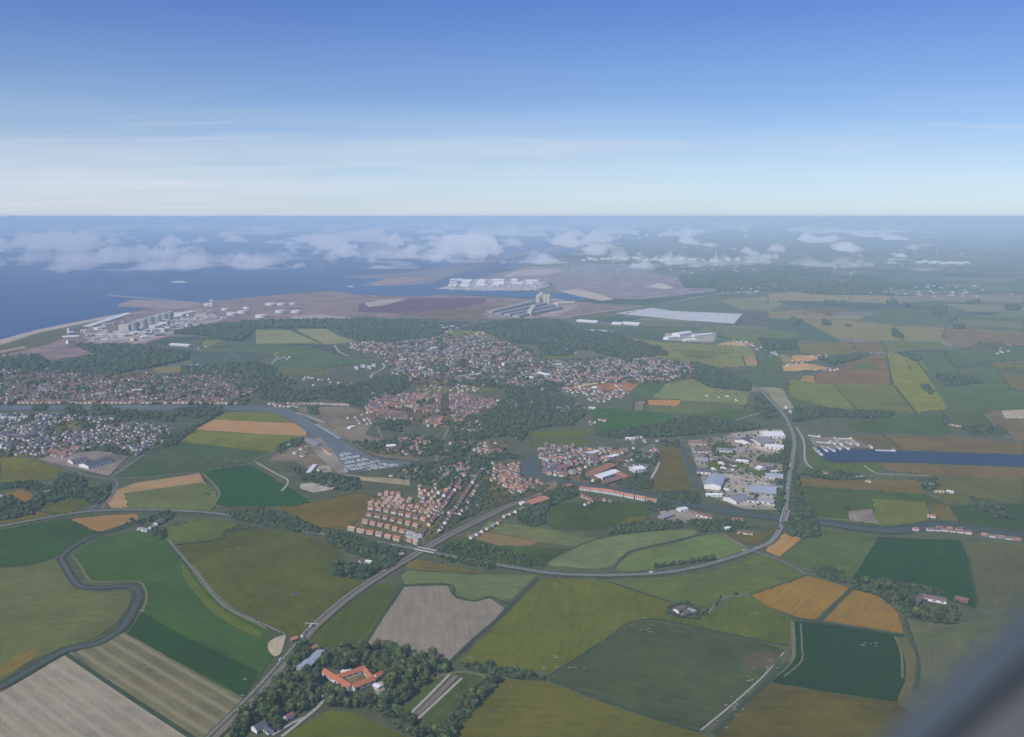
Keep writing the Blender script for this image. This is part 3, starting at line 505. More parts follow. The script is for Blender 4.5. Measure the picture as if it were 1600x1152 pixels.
# quays and yards
for px_, c_ in [([(462, 637), (545, 636), (590, 650), (570, 680), (610, 690), (640, 712), (660, 722), (600, 716), (575, 708), (555, 697), (532, 684), (490, 658)], (122, 118, 112)), ([(440, 700), (482, 680), (520, 712), (545, 742), (500, 745), (460, 722), (420, 722)], (120, 116, 108)),
    ([(478, 690), (500, 684), (520, 705), (545, 738), (530, 742), (500, 715)], (138, 134, 132)), ([(470, 757), (515, 752), (523, 765), (490, 771), (468, 764)], (164, 158, 152)), ([(480, 730), (515, 728), (520, 742), (485, 745)], (158, 152, 142)), ([(560, 745), (640, 750), (640, 760), (565, 752)], (150, 142, 122)),
    ([(60, 718), (100, 705), (150, 702), (200, 714), (170, 744), (140, 738)], (134, 128, 128)), ([(1075, 690), (1200, 672), (1222, 672), (1225, 720), (1215, 798), (1160, 796), (1105, 775), (1085, 720)], (142, 138, 132)), ([(1140, 678), (1200, 672), (1222, 690), (1225, 718), (1180, 700)], (168, 162, 156)), ([(1100, 722), (1160, 722), (1180, 735), (1110, 736)], (84, 100, 70)), ([(1110, 700), (1130, 690), (1150, 700), (1150, 712), (1115, 712)], (78, 94, 66)), ([(1170, 735), (1215, 735), (1212, 744), (1180, 744)], (80, 98, 66)),
    ([(1110, 740), (1140, 742), (1200, 755), (1212, 790), (1150, 792), (1110, 770)], (162, 156, 152)), ([(1325, 800), (1362, 796), (1372, 820), (1328, 815)], (128, 122, 120)), ([(1264, 684), (1330, 685), (1362, 700), (1300, 702), (1272, 698)], (134, 130, 122)),
    ([(1030, 800), (1070, 795), (1110, 808), (1070, 818), (1035, 812)], (140, 134, 130)), ([(550, 828), (590, 776), (690, 790), (705, 800), (655, 855)], (112, 106, 86)), ([(540, 1060), (578, 1052), (585, 1064), (553, 1078)], (120, 112, 84)), ([(583, 1062), (598, 1068), (602, 1085), (590, 1090), (580, 1072)], (160, 152, 140)),
    ([(880, 598), (960, 594), (1000, 600), (985, 612), (880, 608)], (158, 120, 100)), ([(940, 600), (930, 588), (1000, 590), (1010, 597)], (186, 124, 100)), ([(1040, 521), (1120, 520), (1115, 536), (1035, 532)], (150, 148, 150)), ([(830, 760), (868, 752), (872, 768), (835, 778)], (128, 118, 110))]:
    fld(px_, c_, blot=.22, name='yard')
GARD = [([(-60, 655), (90, 648), (180, 655), (272, 670), (262, 690), (215, 715), (160, 704), (60, 715), (-60, 712)], (96, 98, 88)), ([(-60, 576), (120, 580), (285, 585), (405, 583), (412, 600), (385, 634), (-60, 634)], (98, 98, 92)),
    ([(560, 545), (610, 536), (680, 526), (760, 526), (830, 548), (840, 575), (800, 592), (700, 604), (640, 600), (610, 588), (600, 562)], (104, 102, 96)), ([(850, 563), (1000, 558), (1085, 570), (1095, 590), (1030, 600), (960, 598), (880, 607), (820, 590)], (102, 98, 90)),
    ([(565, 642), (600, 622), (650, 614), (770, 620), (785, 642), (740, 652), (705, 672), (650, 664), (600, 658)], (104, 96, 86)), ([(838, 704), (870, 698), (975, 703), (985, 718), (935, 742), (1000, 750), (1000, 768), (890, 752), (850, 740)], (110, 102, 92)),
    ([(770, 728), (812, 722), (815, 745), (862, 760), (830, 778), (740, 800), (680, 840), (665, 845), (700, 795), (730, 750)], (90, 92, 76)), ([(545, 692), (680, 690), (700, 712), (640, 714), (590, 712)], (94, 98, 84)), ([(745, 690), (795, 690), (796, 712), (748, 713)], (96, 98, 84)), ([(1130, 430), (1200, 428), (1390, 452), (1380, 460), (1270, 455), (1150, 455)], (112, 106, 112))]
for px_, c_ in GARD: fld(px_, c_, blot=.3, name='garden_ground', smooth=1)

# ------------------------------------------------------------------ haze: one closed box of even air
def box_mesh(name, x0, x1, y0, y1, z0, z1, m):
    v = [(x, y, z) for z in (z0, z1) for y in (y0, y1) for x in (x0, x1)]
    return mesh(name, v, [(0, 2, 3, 1), (4, 5, 7, 6), (0, 1, 5, 4), (2, 6, 7, 3), (0, 4, 6, 2), (1, 3, 7, 5)], m)
hm = bpy.data.materials.new('haze_air'); hm.use_nodes = True; t = hm.node_tree; t.nodes.clear()
hv = N(t, 'ShaderNodeVolumePrincipled'); ho = N(t, 'ShaderNodeOutputMaterial'); t.links.new(hv.outputs[0], ho.inputs['Volume'])
hv.inputs['Color'].default_value = (0.64, 0.85, 1.0, 1); hv.inputs['Density'].default_value = SIGMA; hv.inputs['Anisotropy'].default_value = -0.2
hz = link('haze', box_mesh('haze', -E - 2000, E + 2000, -4000, E + 2000, -1, CAMZ + 12, hm)); tag(hz, kind='stuff')

# ------------------------------------------------------------------ low clouds over the sea and the harbour: thin volumes that taper to nothing at their edges
def vnoise(x, y, seed):
    xi = np.floor(x).astype(np.int64); yi = np.floor(y).astype(np.int64); xf = x - xi; yf = y - yi
    def h(a, b):
        n = (a * 374761393 + b * 668265263 + seed * 1274126177) & 0xffffffff
        n = ((n ^ (n >> 13)) * 1274126177) & 0xffffffff
        return ((n ^ (n >> 16)) & 0xffff) / 65535.0
    u = xf * xf * xf * (xf * (xf * 6 - 15) + 10); v = yf * yf * yf * (yf * (yf * 6 - 15) + 10)
    return (h(xi, yi) * (1 - u) + h(xi + 1, yi) * u) * (1 - v) + (h(xi, yi + 1) * (1 - u) + h(xi + 1, yi + 1) * u) * v
def fbm(x, y, seed, oc=6, g=.52):
    s = 0; a = 1; t_ = 0
    for k in range(oc):
        s = s + a * vnoise(x * 2.03 ** k, y * 2.03 ** k, seed + k); t_ += a; a *= g
    return s / t_
CZ = 260.0
def cloud_bank(name, pts, seed, dens, label, H=150.0, bias=0.0, wl=1500.0, az=(-.60, .45), rr=(8500, 120000), na=1000, nr=420, cover=0.0, asym=1.0):
    a = np.linspace(az[0], az[1], na); r = np.exp(np.linspace(math.log(rr[0]), math.log(rr[1]), nr)); A, R = np.meshgrid(a, r)
    X = R * np.sin(A); Y = R * np.cos(A)
    d = Y * math.cos(PITCH) + (CAMZ - CZ) * math.sin(PITCH); PX = 800 + FPX * X / d; PY = 576 - FPX * (Y * math.sin(PITCH) - (CAMZ - CZ) * math.cos(PITCH)) / d
    c = np.full_like(X, cover)
    for (bx, by, sx, sy, w) in pts: c = np.maximum(c, .66 * w * np.exp(-((PX - bx) / sx) ** 2 - ((PY - by) / sy) ** 2))
    L = wl * np.clip(R / 12000, 1, 6) ** .75
    n = fbm(X / L, Y / (L * 1.5), seed, 7, .60)
    h = np.clip((n - .635) * 2.5 + c, 0, None)
    h *= np.clip(np.minimum(A - a[0], a[-1] - A) / .10, 0, 1) * np.clip(np.minimum(R - r[0], r[-1] - R) / 900, 0, 1)
    h = np.clip(h * 2.5, 0, 1) ** 1.15
    puff = .35 + 1.3 * fbm(X / 300, Y / 380, seed + 40, 4, .6)
    top = CZ + H * h * puff; bot = CZ - H * .25 * h
    idx = np.full(h.shape, -1); on = h > 0
    on2 = on.copy(); on2[1:] |= on[:-1]; on2[:-1] |= on[1:]; on2[:, 1:] |= on[:, :-1]; on2[:, :-1] |= on[:, 1:]
    idx[on2] = np.arange(on2.sum()); n1_ = on2.sum()
    q = on2[:-1, :-1] & on2[1:, :-1] & on2[:-1, 1:] & on2[1:, 1:] & (on[:-1, :-1] | on[1:, :-1] | on[:-1, 1:] | on[1:, 1:])
    i0, i1, i2, i3 = idx[:-1, :-1][q], idx[:-1, 1:][q], idx[1:, 1:][q], idx[1:, :-1][q]
    F = np.stack([i0, i1, i2, i3], 1)
    # the edge vertices are shared between top and bottom so the bank is closed
    bidx = idx.copy(); both = on2 & on; bidx[both] = n1_ + np.arange(both.sum())
    j0, j1, j2, j3 = bidx[:-1, :-1][q], bidx[:-1, 1:][q], bidx[1:, 1:][q], bidx[1:, :-1][q]
    B = np.stack([j3, j2, j1, j0], 1)
    V = np.concatenate([np.stack([X[on2], Y[on2], top[on2]], 1), np.stack([X[both], Y[both], bot[both]], 1)])
    m = bpy.data.materials.new('cloud_vapour'); m.use_nodes = True; tt = m.node_tree; tt.nodes.clear()
    v_ = N(tt, 'ShaderNodeVolumePrincipled'); o_ = N(tt, 'ShaderNodeOutputMaterial'); tt.links.new(v_.outputs[0], o_.inputs['Volume'])
    v_.inputs['Color'].default_value = (.99, .98, .98, 1); v_.inputs['Density'].default_value = dens; v_.inputs['Anisotropy'].default_value = -0.4
    o = link(name, fastmesh(name, V, np.concatenate([F, B]), [m], smooth=True)); 
    tag(o, label, kind='stuff'); return o
cloud_bank('low_clouds', [(20, 412, 80, 9, .34), (125, 405, 60, 10, .42), (75, 408, 90, 5, .3), (215, 398, 45, 8, .40), (255, 393, 40, 6, .28), (350, 408, 60, 6, .34), (310, 412, 40, 4, .25), (420, 425, 90, 7, .38), (330, 434, 60, 4, .25), (500, 389, 45, 8, .36), (560, 418, 80, 9, .33),
    (470, 372, 60, 6, .25), (600, 402, 90, 8, .26), (660, 382, 70, 7, .38), (760, 392, 70, 10, .42), (700, 378, 60, 5, .36), (820, 388, 60, 8, .30), (800, 362, 90, 5, .30), (900, 372, 80, 6, .28), (940, 362, 30, 5, .34), (640, 440, 40, 4, .20), (600, 432, 70, 4, .2), (300, 370, 300, 8, .16), (60, 385, 120, 6, .22), (200, 375, 120, 5, .2), (400, 360, 400, 5, .2), (860, 395, 80, 6, .22), (700, 356, 300, 4, .18)],
    5, .0026, None, H=165, cover=-.42, wl=430.0)

cloud_bank('cloud_veil', [(200, 372, 260, 9, .26), (500, 366, 260, 9, .30), (760, 372, 220, 12, .32), (60, 395, 160, 10, .24), (560, 400, 240, 16, .26), (850, 392, 160, 12, .26), (400, 425, 160, 8, .24), (600, 432, 140, 7, .20), (400, 352, 700, 5, .3), (1000, 366, 140, 8, .2)],
    77, .0011, None, H=120, cover=-.42, wl=560.0, na=700, nr=300)

# ------------------------------------------------------------------ vegetation
def leaf_mat(name, dark, light, tint=False):
    m, t, b = mat(name); P = pos(t)
    n = math_(t, 'MULTIPLY_ADD', noise(t, P, .16, 3, .7), .6, math_(t, 'MULTIPLY', noise(t, P, .7, 2, .6), .4))
    c = mixc(t, mr(t, n, 0, 1, .36, .64), dark, light)
    if tint:
        a = N(t, 'ShaderNodeAttribute', attribute_name='tint'); c = mixc(t, 1.0, c, a.outputs['Color'], 'MULTIPLY')
    else:
        oi = N(t, 'ShaderNodeObjectInfo'); hs = N(t, 'ShaderNodeHueSaturation'); t.links.new(c, hs.inputs['Color'])
        t.links.new(mr(t, oi.outputs['Random'], .455, .53), hs.inputs['Hue']); t.links.new(mr(t, math_(t, 'FRACT', math_(t, 'MULTIPLY', oi.outputs['Random'], 7.3)), .6, 1.5), hs.inputs['Value']); c = hs.outputs[0]
    t.links.new(c, b.inputs['Base Color']); return m
LEAF = leaf_mat('leaf_mass', (.028, .044, .017), (.115, .150, .050)); LEAF_T = leaf_mat('leaf_mass_far', (.028, .045, .021), (.080, .112, .042), True)
BARK = simple_mat('bark', (.09, .07, .05), .2, 2.0)
def ico(sub):
    bm = bmesh.new(); bmesh.ops.create_icosphere(bm, subdivisions=sub, radius=1); V = np.array([v.co[:] for v in bm.verts]); F = np.array([[l.vert.index for l in f.loops] for f in bm.faces]); bm.free(); return V, F
I1, F1 = ico(1); I2, F2 = ico(2)
def crown_mesh(name, seed, tall):
    """uneven crown: several jittered foliage masses plus loose leaf sprays that break the outline (unit: crown radius 1)"""
    r = np.random.default_rng(seed); V = []; F = []; k = 0
    def put(c, rad, base, faces, jit):
        nonlocal k
        v = base * (1 + r.uniform(-jit, jit, (len(base), 1))) * rad + c; V.append(v); F.append(faces + k); k += len(v)
    nb = 9
    for i in range(nb):
        a = r.uniform(0, 2 * math.pi); q = r.uniform(.1, .62); z = r.uniform(-.45, .75) * tall
        put(np.array([math.cos(a) * q, math.sin(a) * q, z]), np.array([.50, .50, .44]) * r.uniform(.75, 1.15), I2, F2, .20)
    for i in range(150):
        d = r.normal(size=3); d /= np.linalg.norm(d); d[2] = abs(d[2]) if r.random() < .7 else d[2]
        c = d * np.array([.92, .92, .85 * tall + .12]) * r.uniform(.82, 1.10); n = r.normal(size=(3, 3)) * .13
        V.append(c + n); F.append(np.array([[k, k + 1, k + 2]])); k += 3
    V = np.concatenate(V); F = np.concatenate(F); V[:, 2] += .45 * tall + .9
    return fastmesh(name, V, F, [LEAF])
def trunk_mesh(name, seed):
    r = random.Random(seed); vs = []; fs = []
    def limb(p0, p1, r0, r1):
        k = len(vs); a = Vector(p0); b = Vector(p1); d = (b - a).normalized(); s = d.orthogonal().normalized(); u = d.cross(s)
        for P_, q in ((a, r0), (b, r1)):
            for i in range(6): vs.append(P_ + (s * math.cos(i * math.pi / 3) + u * math.sin(i * math.pi / 3)) * q)
        for i in range(6): fs.append((k + i, k + (i + 1) % 6, k + 6 + (i + 1) % 6, k + 6 + i))
    limb((0, 0, -.05), (0, 0, .75), .085, .06)
    for i in range(4):
        a = i * 1.6 + r.random(); limb((0, 0, .6), (.4 * math.cos(a), .4 * math.sin(a), 1.15 + r.random() * .3), .05, .02)
    return mesh(name, vs, fs, BARK)
CROWNS = [crown_mesh('crown', 20 + i, [.85, 1.0, 1.25, .75, 1.1][i]) for i in range(5)]
POPLAR = [crown_mesh('crown', 40 + i, 2.0) for i in range(2)]
TRUNKS = [trunk_mesh('trunk', i) for i in range(3)]
TREES = []      # x, y, radius, height factor, zone
def dist(x, y): return math.sqrt(x * x + y * y + CAMZ * CAMZ)
def wood(px, zone, r=None, gap=1.0, fill=1.0):
    P = [G(*p) for p in px]; xs = [p[0] for p in P]; ys = [p[1] for p in P]; cxm = sum(xs) / len(xs); cym = sum(ys) / len(ys); d = dist(cxm, cym)
    R = (r or 5.2) * max(1.0, (d / 2600) ** .75); s = R * 1.35 * gap
    ny = int((max(ys) - min(ys)) / s) + 2; nx = int((max(xs) - min(xs)) / s) + 2
    for i in range(nx):
        for j in range(ny):
            x = min(xs) + i * s + random.uniform(-.5, .5) * s; y = min(ys) + j * s + random.uniform(-.5, .5) * s
            if random.random() < fill and inside(x, y, P): TREES.append((x, y, R * random.choice((.5, .75, .95, 1.1, 1.5)) * random.uniform(.85, 1.15), 1, zone))
def row(px, zone, r=3.0, gap=1.5, wid=0.0, tall=1, fill=1.0):
    P = catmull([G(*p) for p in px], 6)
    for i in range(len(P) - 1):
        L = math.dist(P[i], P[i + 1]); n = max(1, int(L / (r * gap)))
        for k in range(n):
            if random.random() > fill: continue
            u = (k + random.random()) / n; x = P[i][0] + (P[i + 1][0] - P[i][0]) * u + random.uniform(-wid, wid); y = P[i][1] + (P[i + 1][1] - P[i][1]) * u + random.uniform(-wid, wid)
            TREES.append((x, y, r * random.uniform(.6, 1.3), tall, zone))
ZF = 'broad tree in the wood around the red roofed courtyard farm'
wood([(563, 1014), (572, 1010), (590, 1012), (628, 1022), (662, 1028), (702, 1035), (704, 1048), (685, 1056), (668, 1066), (655, 1082), (628, 1100), (610, 1112), (590, 1105), (598, 1090), (606, 1076), (598, 1058), (575, 1046), (555, 1046), (532, 1052), (520, 1047), (517, 1030), (532, 1022)], ZF, 5.6)
wood([(506, 1085), (525, 1085), (550, 1095), (590, 1098), (612, 1105), (600, 1114), (560, 1108), (520, 1106), (505, 1102)], ZF, 5.2)
wood([(420, 1080), (432, 1066), (455, 1066), (489, 1053), (499, 1060), (496, 1080), (501, 1090), (494, 1102), (470, 1114), (451, 1115), (430, 1100)], 'broad tree between the railway and the farm drive', 5.6)
wood([(462, 1014), (478, 1012), (492, 1020), (486, 1030), (470, 1040), (458, 1050), (448, 1062), (440, 1058), (450, 1040)], 'broad tree between the railway and the long barn', 4.8)
wood([(500, 1018), (517, 1026), (518, 1040), (508, 1050), (492, 1052), (490, 1046), (503, 1034)], 'broad tree beside the long blue roofed barn', 4.8)
wood([(398, 1092), (425, 1092), (436, 1105), (434, 1118), (428, 1130), (400, 1130), (385, 1145), (362, 1170), (348, 1165), (365, 1140)], 'broad tree around the white houses at the lower edge', 5.2)
wood([(434, 1122), (448, 1128), (440, 1142), (430, 1140)], 'broad tree around the white houses at the lower edge', 4.5)
ZH = 'bushy tree in the hedge belt along the olive field'
wood([(720, 1037), (745, 1038), (800, 1045), (855, 1060), (850, 1066), (800, 1060), (765, 1054), (730, 1046)], ZH, 3.6)
wood([(757, 1060), (788, 1060), (760, 1090), (712, 1150), (700, 1165), (672, 1165), (690, 1130), (720, 1100), (740, 1080)], ZH, 4.2)
wood([(592, 1112), (612, 1112), (640, 1124), (680, 1150), (660, 1160), (625, 1142)], ZH, 4.0)
ZG = 'tree in the dark copse left of the railway'
wood([(517, 884), (535, 879), (560, 883), (588, 887), (587, 897), (570, 905), (540, 903), (519, 900)], ZG, 4.6)
wood([(586, 872), (612, 868), (622, 878), (606, 890), (590, 893)], ZG, 4.2)
ZS = 'tree in the belt between the main road and the housing estate'
wood([(507, 830), (540, 835), (580, 846), (615, 856), (632, 862), (628, 872), (614, 886), (592, 888), (570, 872), (540, 862), (515, 850)], ZS, 4.4)
wood([(350, 801), (400, 796), (440, 800), (500, 826), (500, 834), (462, 832), (400, 818), (370, 814)], ZS, 4.0)
ZI = 'tree in the wood by the left road junction'
wood([(95, 740), (130, 747), (136, 765), (160, 760), (172, 756), (174, 770), (165, 782), (150, 790), (140, 785), (112, 776), (82, 786), (62, 782), (52, 775), (62, 768), (82, 758), (90, 748)], ZI, 5.0)
wood([(0, 776), (15, 776), (36, 788), (40, 806), (20, 812), (0, 814)], ZI, 5.0)
wood([(0, 757), (50, 752), (68, 758), (60, 767), (30, 763), (0, 766)], ZI, 4.4)
wood([(40, 790), (52, 780), (70, 782), (66, 792), (50, 806), (40, 806)], ZI, 4.6)
ZK = 'tree around the white barns on the right'
wood([(1332, 905), (1377, 907), (1410, 914), (1451, 918), (1475, 928), (1430, 931), (1422, 944), (1432, 952), (1450, 960), (1480, 958), (1494, 950), (1500, 962), (1492, 975), (1474, 976), (1418, 966), (1403, 954), (1382, 936), (1334, 920)], ZK, 4.8)
wood([(1268, 890), (1290, 887), (1317, 895), (1322, 913), (1300, 908), (1276, 899)], ZK, 4.6)
wood([(1040, 955), (1056, 944), (1075, 944), (1100, 952), (1108, 960), (1095, 968), (1070, 968), (1045, 966)], 'tree round the lone farmhouse in the middle fields', 3.8, 1.1, .8)
row([(1022, 888), (1060, 883), (1118, 874)], 'tree in the straight row above the main road', 4.6, 1.0, 2, 1.5)
row([(1116, 950), (1126, 934)], 'tall narrow tree beside the farm lane', 3.2, 1.8, 1, 2.2)
row([(1148, 931), (1150, 930)], 'tall narrow tree beside the farm lane', 3.0, 1.5, 1, 1.6)
ZM = 'tree along the main road on the right'
wood([(1213, 742), (1226, 738), (1224, 790), (1216, 800), (1210, 795)], ZM, 4.6); wood([(1238, 735), (1248, 745), (1250, 770), (1268, 790), (1280, 808), (1240, 808), (1236, 780)], ZM, 4.8)
wood([(1226, 818), (1250, 812), (1280, 818), (1282, 838), (1255, 842), (1232, 838)], ZM, 5.0); wood([(1222, 690), (1234, 690), (1232, 735), (1222, 742)], ZM, 4.4); row([(1229, 800), (1224, 812), (1216, 826)], ZM, 3.6, 1.8, 14); row([(1248, 720), (1240, 740), (1238, 780)], ZM, 3.8, 1.3, 4)
F0 = 'far tree'
for px_, kw in [([(1240, 638), (1300, 640), (1400, 646), (1390, 652), (1360, 655), (1300, 652), (1240, 660)], {}), ([(1180, 620), (1195, 625), (1215, 650), (1200, 655), (1180, 640)], {}), ([(1258, 735), (1340, 740), (1352, 750), (1300, 752), (1250, 742)], dict(fill=.7)),
    ([(1190, 714), (1222, 712), (1225, 726), (1180, 722)], {}), ([(1435, 748), (1462, 750), (1465, 760), (1450, 770), (1440, 765)], {}), ([(1320, 790), (1330, 792), (1325, 797), (1318, 796)], {}), ([(1520, 780), (1560, 784), (1590, 812), (1560, 815), (1530, 795)], dict(fill=.5)),
    ([(705, 658), (735, 652), (762, 646), (782, 632), (790, 612), (830, 610), (862, 614), (895, 626), (917, 645), (897, 665), (850, 668), (828, 674), (815, 690), (795, 682), (760, 685), (742, 700), (722, 712), (702, 704)], dict(fill=.95)),
    ([(405, 590), (440, 600), (460, 612), (520, 605), (560, 600), (600, 588), (635, 590), (640, 604), (620, 616), (585, 624), (572, 637), (545, 632), (500, 622), (470, 630), (440, 628), (405, 624)], dict(fill=.9)),
    ([(120, 540), (212, 540), (262, 547), (295, 552), (295, 562), (237, 575), (170, 585), (75, 582), (80, 572), (120, 565), (150, 555)], {}), ([(0, 560), (60, 556), (78, 570), (60, 580), (0, 578)], dict(fill=.6)),
    ([(284, 575), (345, 571), (400, 567), (425, 575), (440, 590), (462, 600), (410, 604), (400, 590), (345, 582), (288, 588)], dict(fill=.95)), ([(270, 522), (300, 512), (400, 502), (487, 501), (575, 500), (650, 502), (700, 515), (675, 530), (600, 536), (560, 532), (525, 514), (462, 512), (400, 514), (375, 535), (325, 525)], dict(fill=.85)),
    ([(800, 500), (875, 502), (905, 517), (975, 525), (970, 530), (1025, 557), (975, 565), (920, 547), (860, 538), (800, 535), (757, 520), (720, 515), (750, 508)], dict(fill=.85)), ([(975, 530), (1030, 545), (1045, 556), (1000, 556), (950, 545)], dict(fill=.8)),
    ([(1080, 567), (1122, 578), (1172, 600), (1172, 612), (1107, 606), (1082, 588)], {}), ([(1150, 595), (1172, 602), (1168, 612), (1140, 608)], {}), ([(950, 677), (1030, 663), (1080, 652), (1150, 660), (1176, 664), (1200, 668), (1150, 675), (1050, 683), (960, 686), (930, 680)], dict(fill=.85)),
    ([(988, 705), (1028, 712), (1025, 728), (990, 722)], {}), ([(620, 738), (640, 728), (700, 720), (762, 720), (772, 735), (740, 755), (700, 765), (660, 757)], dict(fill=.55)), ([(622, 740), (645, 735), (650, 750), (628, 752)], {}),
    ([(700, 712), (760, 712), (800, 708), (812, 716), (760, 722), (700, 722)], dict(fill=.5)), ([(585, 664), (610, 655), (640, 660), (625, 676), (595, 672)], dict(fill=.5)), ([(590, 690), (640, 680), (690, 684), (696, 712), (660, 712), (600, 706)], dict(fill=.35)), ([(482, 640), (495, 636), (498, 648), (484, 650)], {}),
    ([(430, 700), (448, 690), (470, 686), (478, 694), (450, 702), (436, 712)], dict(fill=.7)), ([(455, 730), (480, 735), (520, 742), (560, 750), (565, 765), (530, 768), (470, 750)], dict(fill=.5)), ([(250, 697), (272, 680), (300, 670), (340, 640), (350, 645), (310, 668), (275, 695), (262, 700)], {}),
    ([(105, 636), (125, 634), (135, 650), (100, 650)], {}), ([(143, 636), (170, 634), (178, 648), (145, 650)], {}), ([(180, 640), (245, 645), (275, 650), (270, 660), (220, 656), (180, 654)], dict(fill=.6)), ([(145, 695), (165, 698), (195, 707), (188, 712), (150, 703)], {}), ([(275, 640), (345, 636), (345, 645), (320, 655), (275, 650)], dict(fill=.85)), ([(55, 634), (75, 634), (72, 642), (52, 642)], {}),
    ([(60, 618), (110, 616), (112, 626), (60, 626)], dict(fill=.4)), ([(200, 605), (290, 600), (300, 612), (210, 615)], dict(fill=.3)), ([(370, 590), (410, 592), (405, 610), (370, 606)], dict(fill=.8)), ([(700, 590), (760, 585), (830, 590), (880, 598), (880, 612), (800, 610), (700, 600)], dict(fill=.5)),
    ([(1060, 432), (1140, 430), (1130, 452), (1070, 450)], dict(fill=.5)), ([(1125, 440), (1148, 440), (1142, 458), (1122, 456)], {}), ([(1340, 432), (1420, 450), (1360, 455), (1320, 445)], dict(fill=.6)), ([(1210, 420), (1300, 425), (1290, 432), (1180, 430)], dict(fill=.4)), ([(1185, 530), (1240, 534), (1245, 545), (1200, 548)], dict(fill=.7)),
    ([(1275, 560), (1300, 560), (1360, 555), (1350, 560), (1300, 572)], dict(fill=.5)), ([(1402, 552), (1425, 554), (1440, 562), (1430, 565)], dict(fill=.8)), ([(1460, 586), (1500, 588), (1540, 600), (1480, 605)], dict(fill=.7)), ([(1440, 600), (1460, 612), (1455, 618), (1440, 606)], {}), ([(1475, 650), (1480, 652), (1485, 672), (1475, 665)], {}), ([(1500, 668), (1560, 665), (1580, 680), (1520, 682)], dict(fill=.6)),
    ([(1395, 515), (1405, 520), (1412, 530), (1395, 526)], {}), ([(1455, 484), (1478, 484), (1475, 492), (1458, 492)], {}), ([(1570, 478), (1595, 480), (1590, 486), (1575, 486)], {}), ([(1237, 500), (1250, 502), (1248, 510), (1236, 508)], {}), ([(1285, 502), (1298, 504), (1296, 509), (1286, 508)], {}), ([(1320, 508), (1328, 510), (1325, 512)], {}), ([(1490, 508), (1506, 508), (1504, 514), (1492, 514)], {}),
    ([(1385, 472), (1400, 472), (1402, 476), (1388, 476)], {}), ([(1412, 476), (1420, 476), (1420, 480), (1412, 480)], {}), ([(1512, 472), (1530, 472), (1528, 476), (1514, 476)], {}), ([(1290, 472), (1320, 474), (1318, 478), (1288, 478)], dict(fill=.5)), ([(1280, 448), (1360, 455), (1400, 462), (1300, 462), (1250, 458)], dict(fill=.25)),
    ([(840, 545), (870, 540), (900, 548), (890, 556), (850, 556)], dict(fill=.5)), ([(1030, 690), (1060, 692), (1062, 700), (1040, 698)], dict(fill=.4)), ([(1100, 710), (1135, 712), (1130, 722), (1105, 720)], dict(fill=.3))]:
    wood(px_, F0, **kw)
for px_, kw in [([(818, 792), (840, 780), (866, 764), (880, 762), (903, 766), (902, 774), (868, 788), (852, 800), (852, 820), (830, 824), (808, 812)], dict(r=4.6)), ([(947, 824), (985, 818), (1030, 815), (1068, 816), (1064, 826), (1000, 832), (950, 836)], dict(r=4.2)), ([(977, 746), (1015, 738), (1020, 764), (985, 766)], dict(r=5)), ([(1070, 815), (1110, 812), (1150, 815), (1190, 822), (1150, 832), (1095, 832)], dict(r=4.0, fill=.7)),
    ([(1010, 770), (1050, 768), (1080, 770), (1100, 780), (1085, 790), (1040, 782)], dict(r=4.2, fill=.5)), ([(1008, 786), (1040, 785), (1060, 795), (1040, 800), (1015, 800)], dict(r=4, fill=.8)), ([(690, 850), (720, 846), (800, 862), (840, 876), (840, 888), (760, 876), (680, 862)], dict(r=3.6, fill=.3)), ([(676, 868), (740, 872), (775, 880), (775, 892), (700, 878)], dict(r=3.6, fill=.5)),
    ([(710, 790), (735, 780), (765, 770), (770, 782), (735, 808), (712, 815), (700, 820)], dict(r=4.2, fill=.55)), ([(745, 760), (762, 750), (765, 765), (750, 775)], dict(r=4.4)), ([(228, 815), (250, 800), (272, 802), (270, 812), (250, 818)], dict(r=4.4)), ([(235, 830), (255, 826), (262, 836), (250, 845), (238, 840)], dict(r=4.2)), ([(205, 812), (225, 812), (225, 820), (205, 820)], dict(r=3.6, fill=.6))]:
    wood(px_, 'tree beside the canal and the village gardens', **kw)
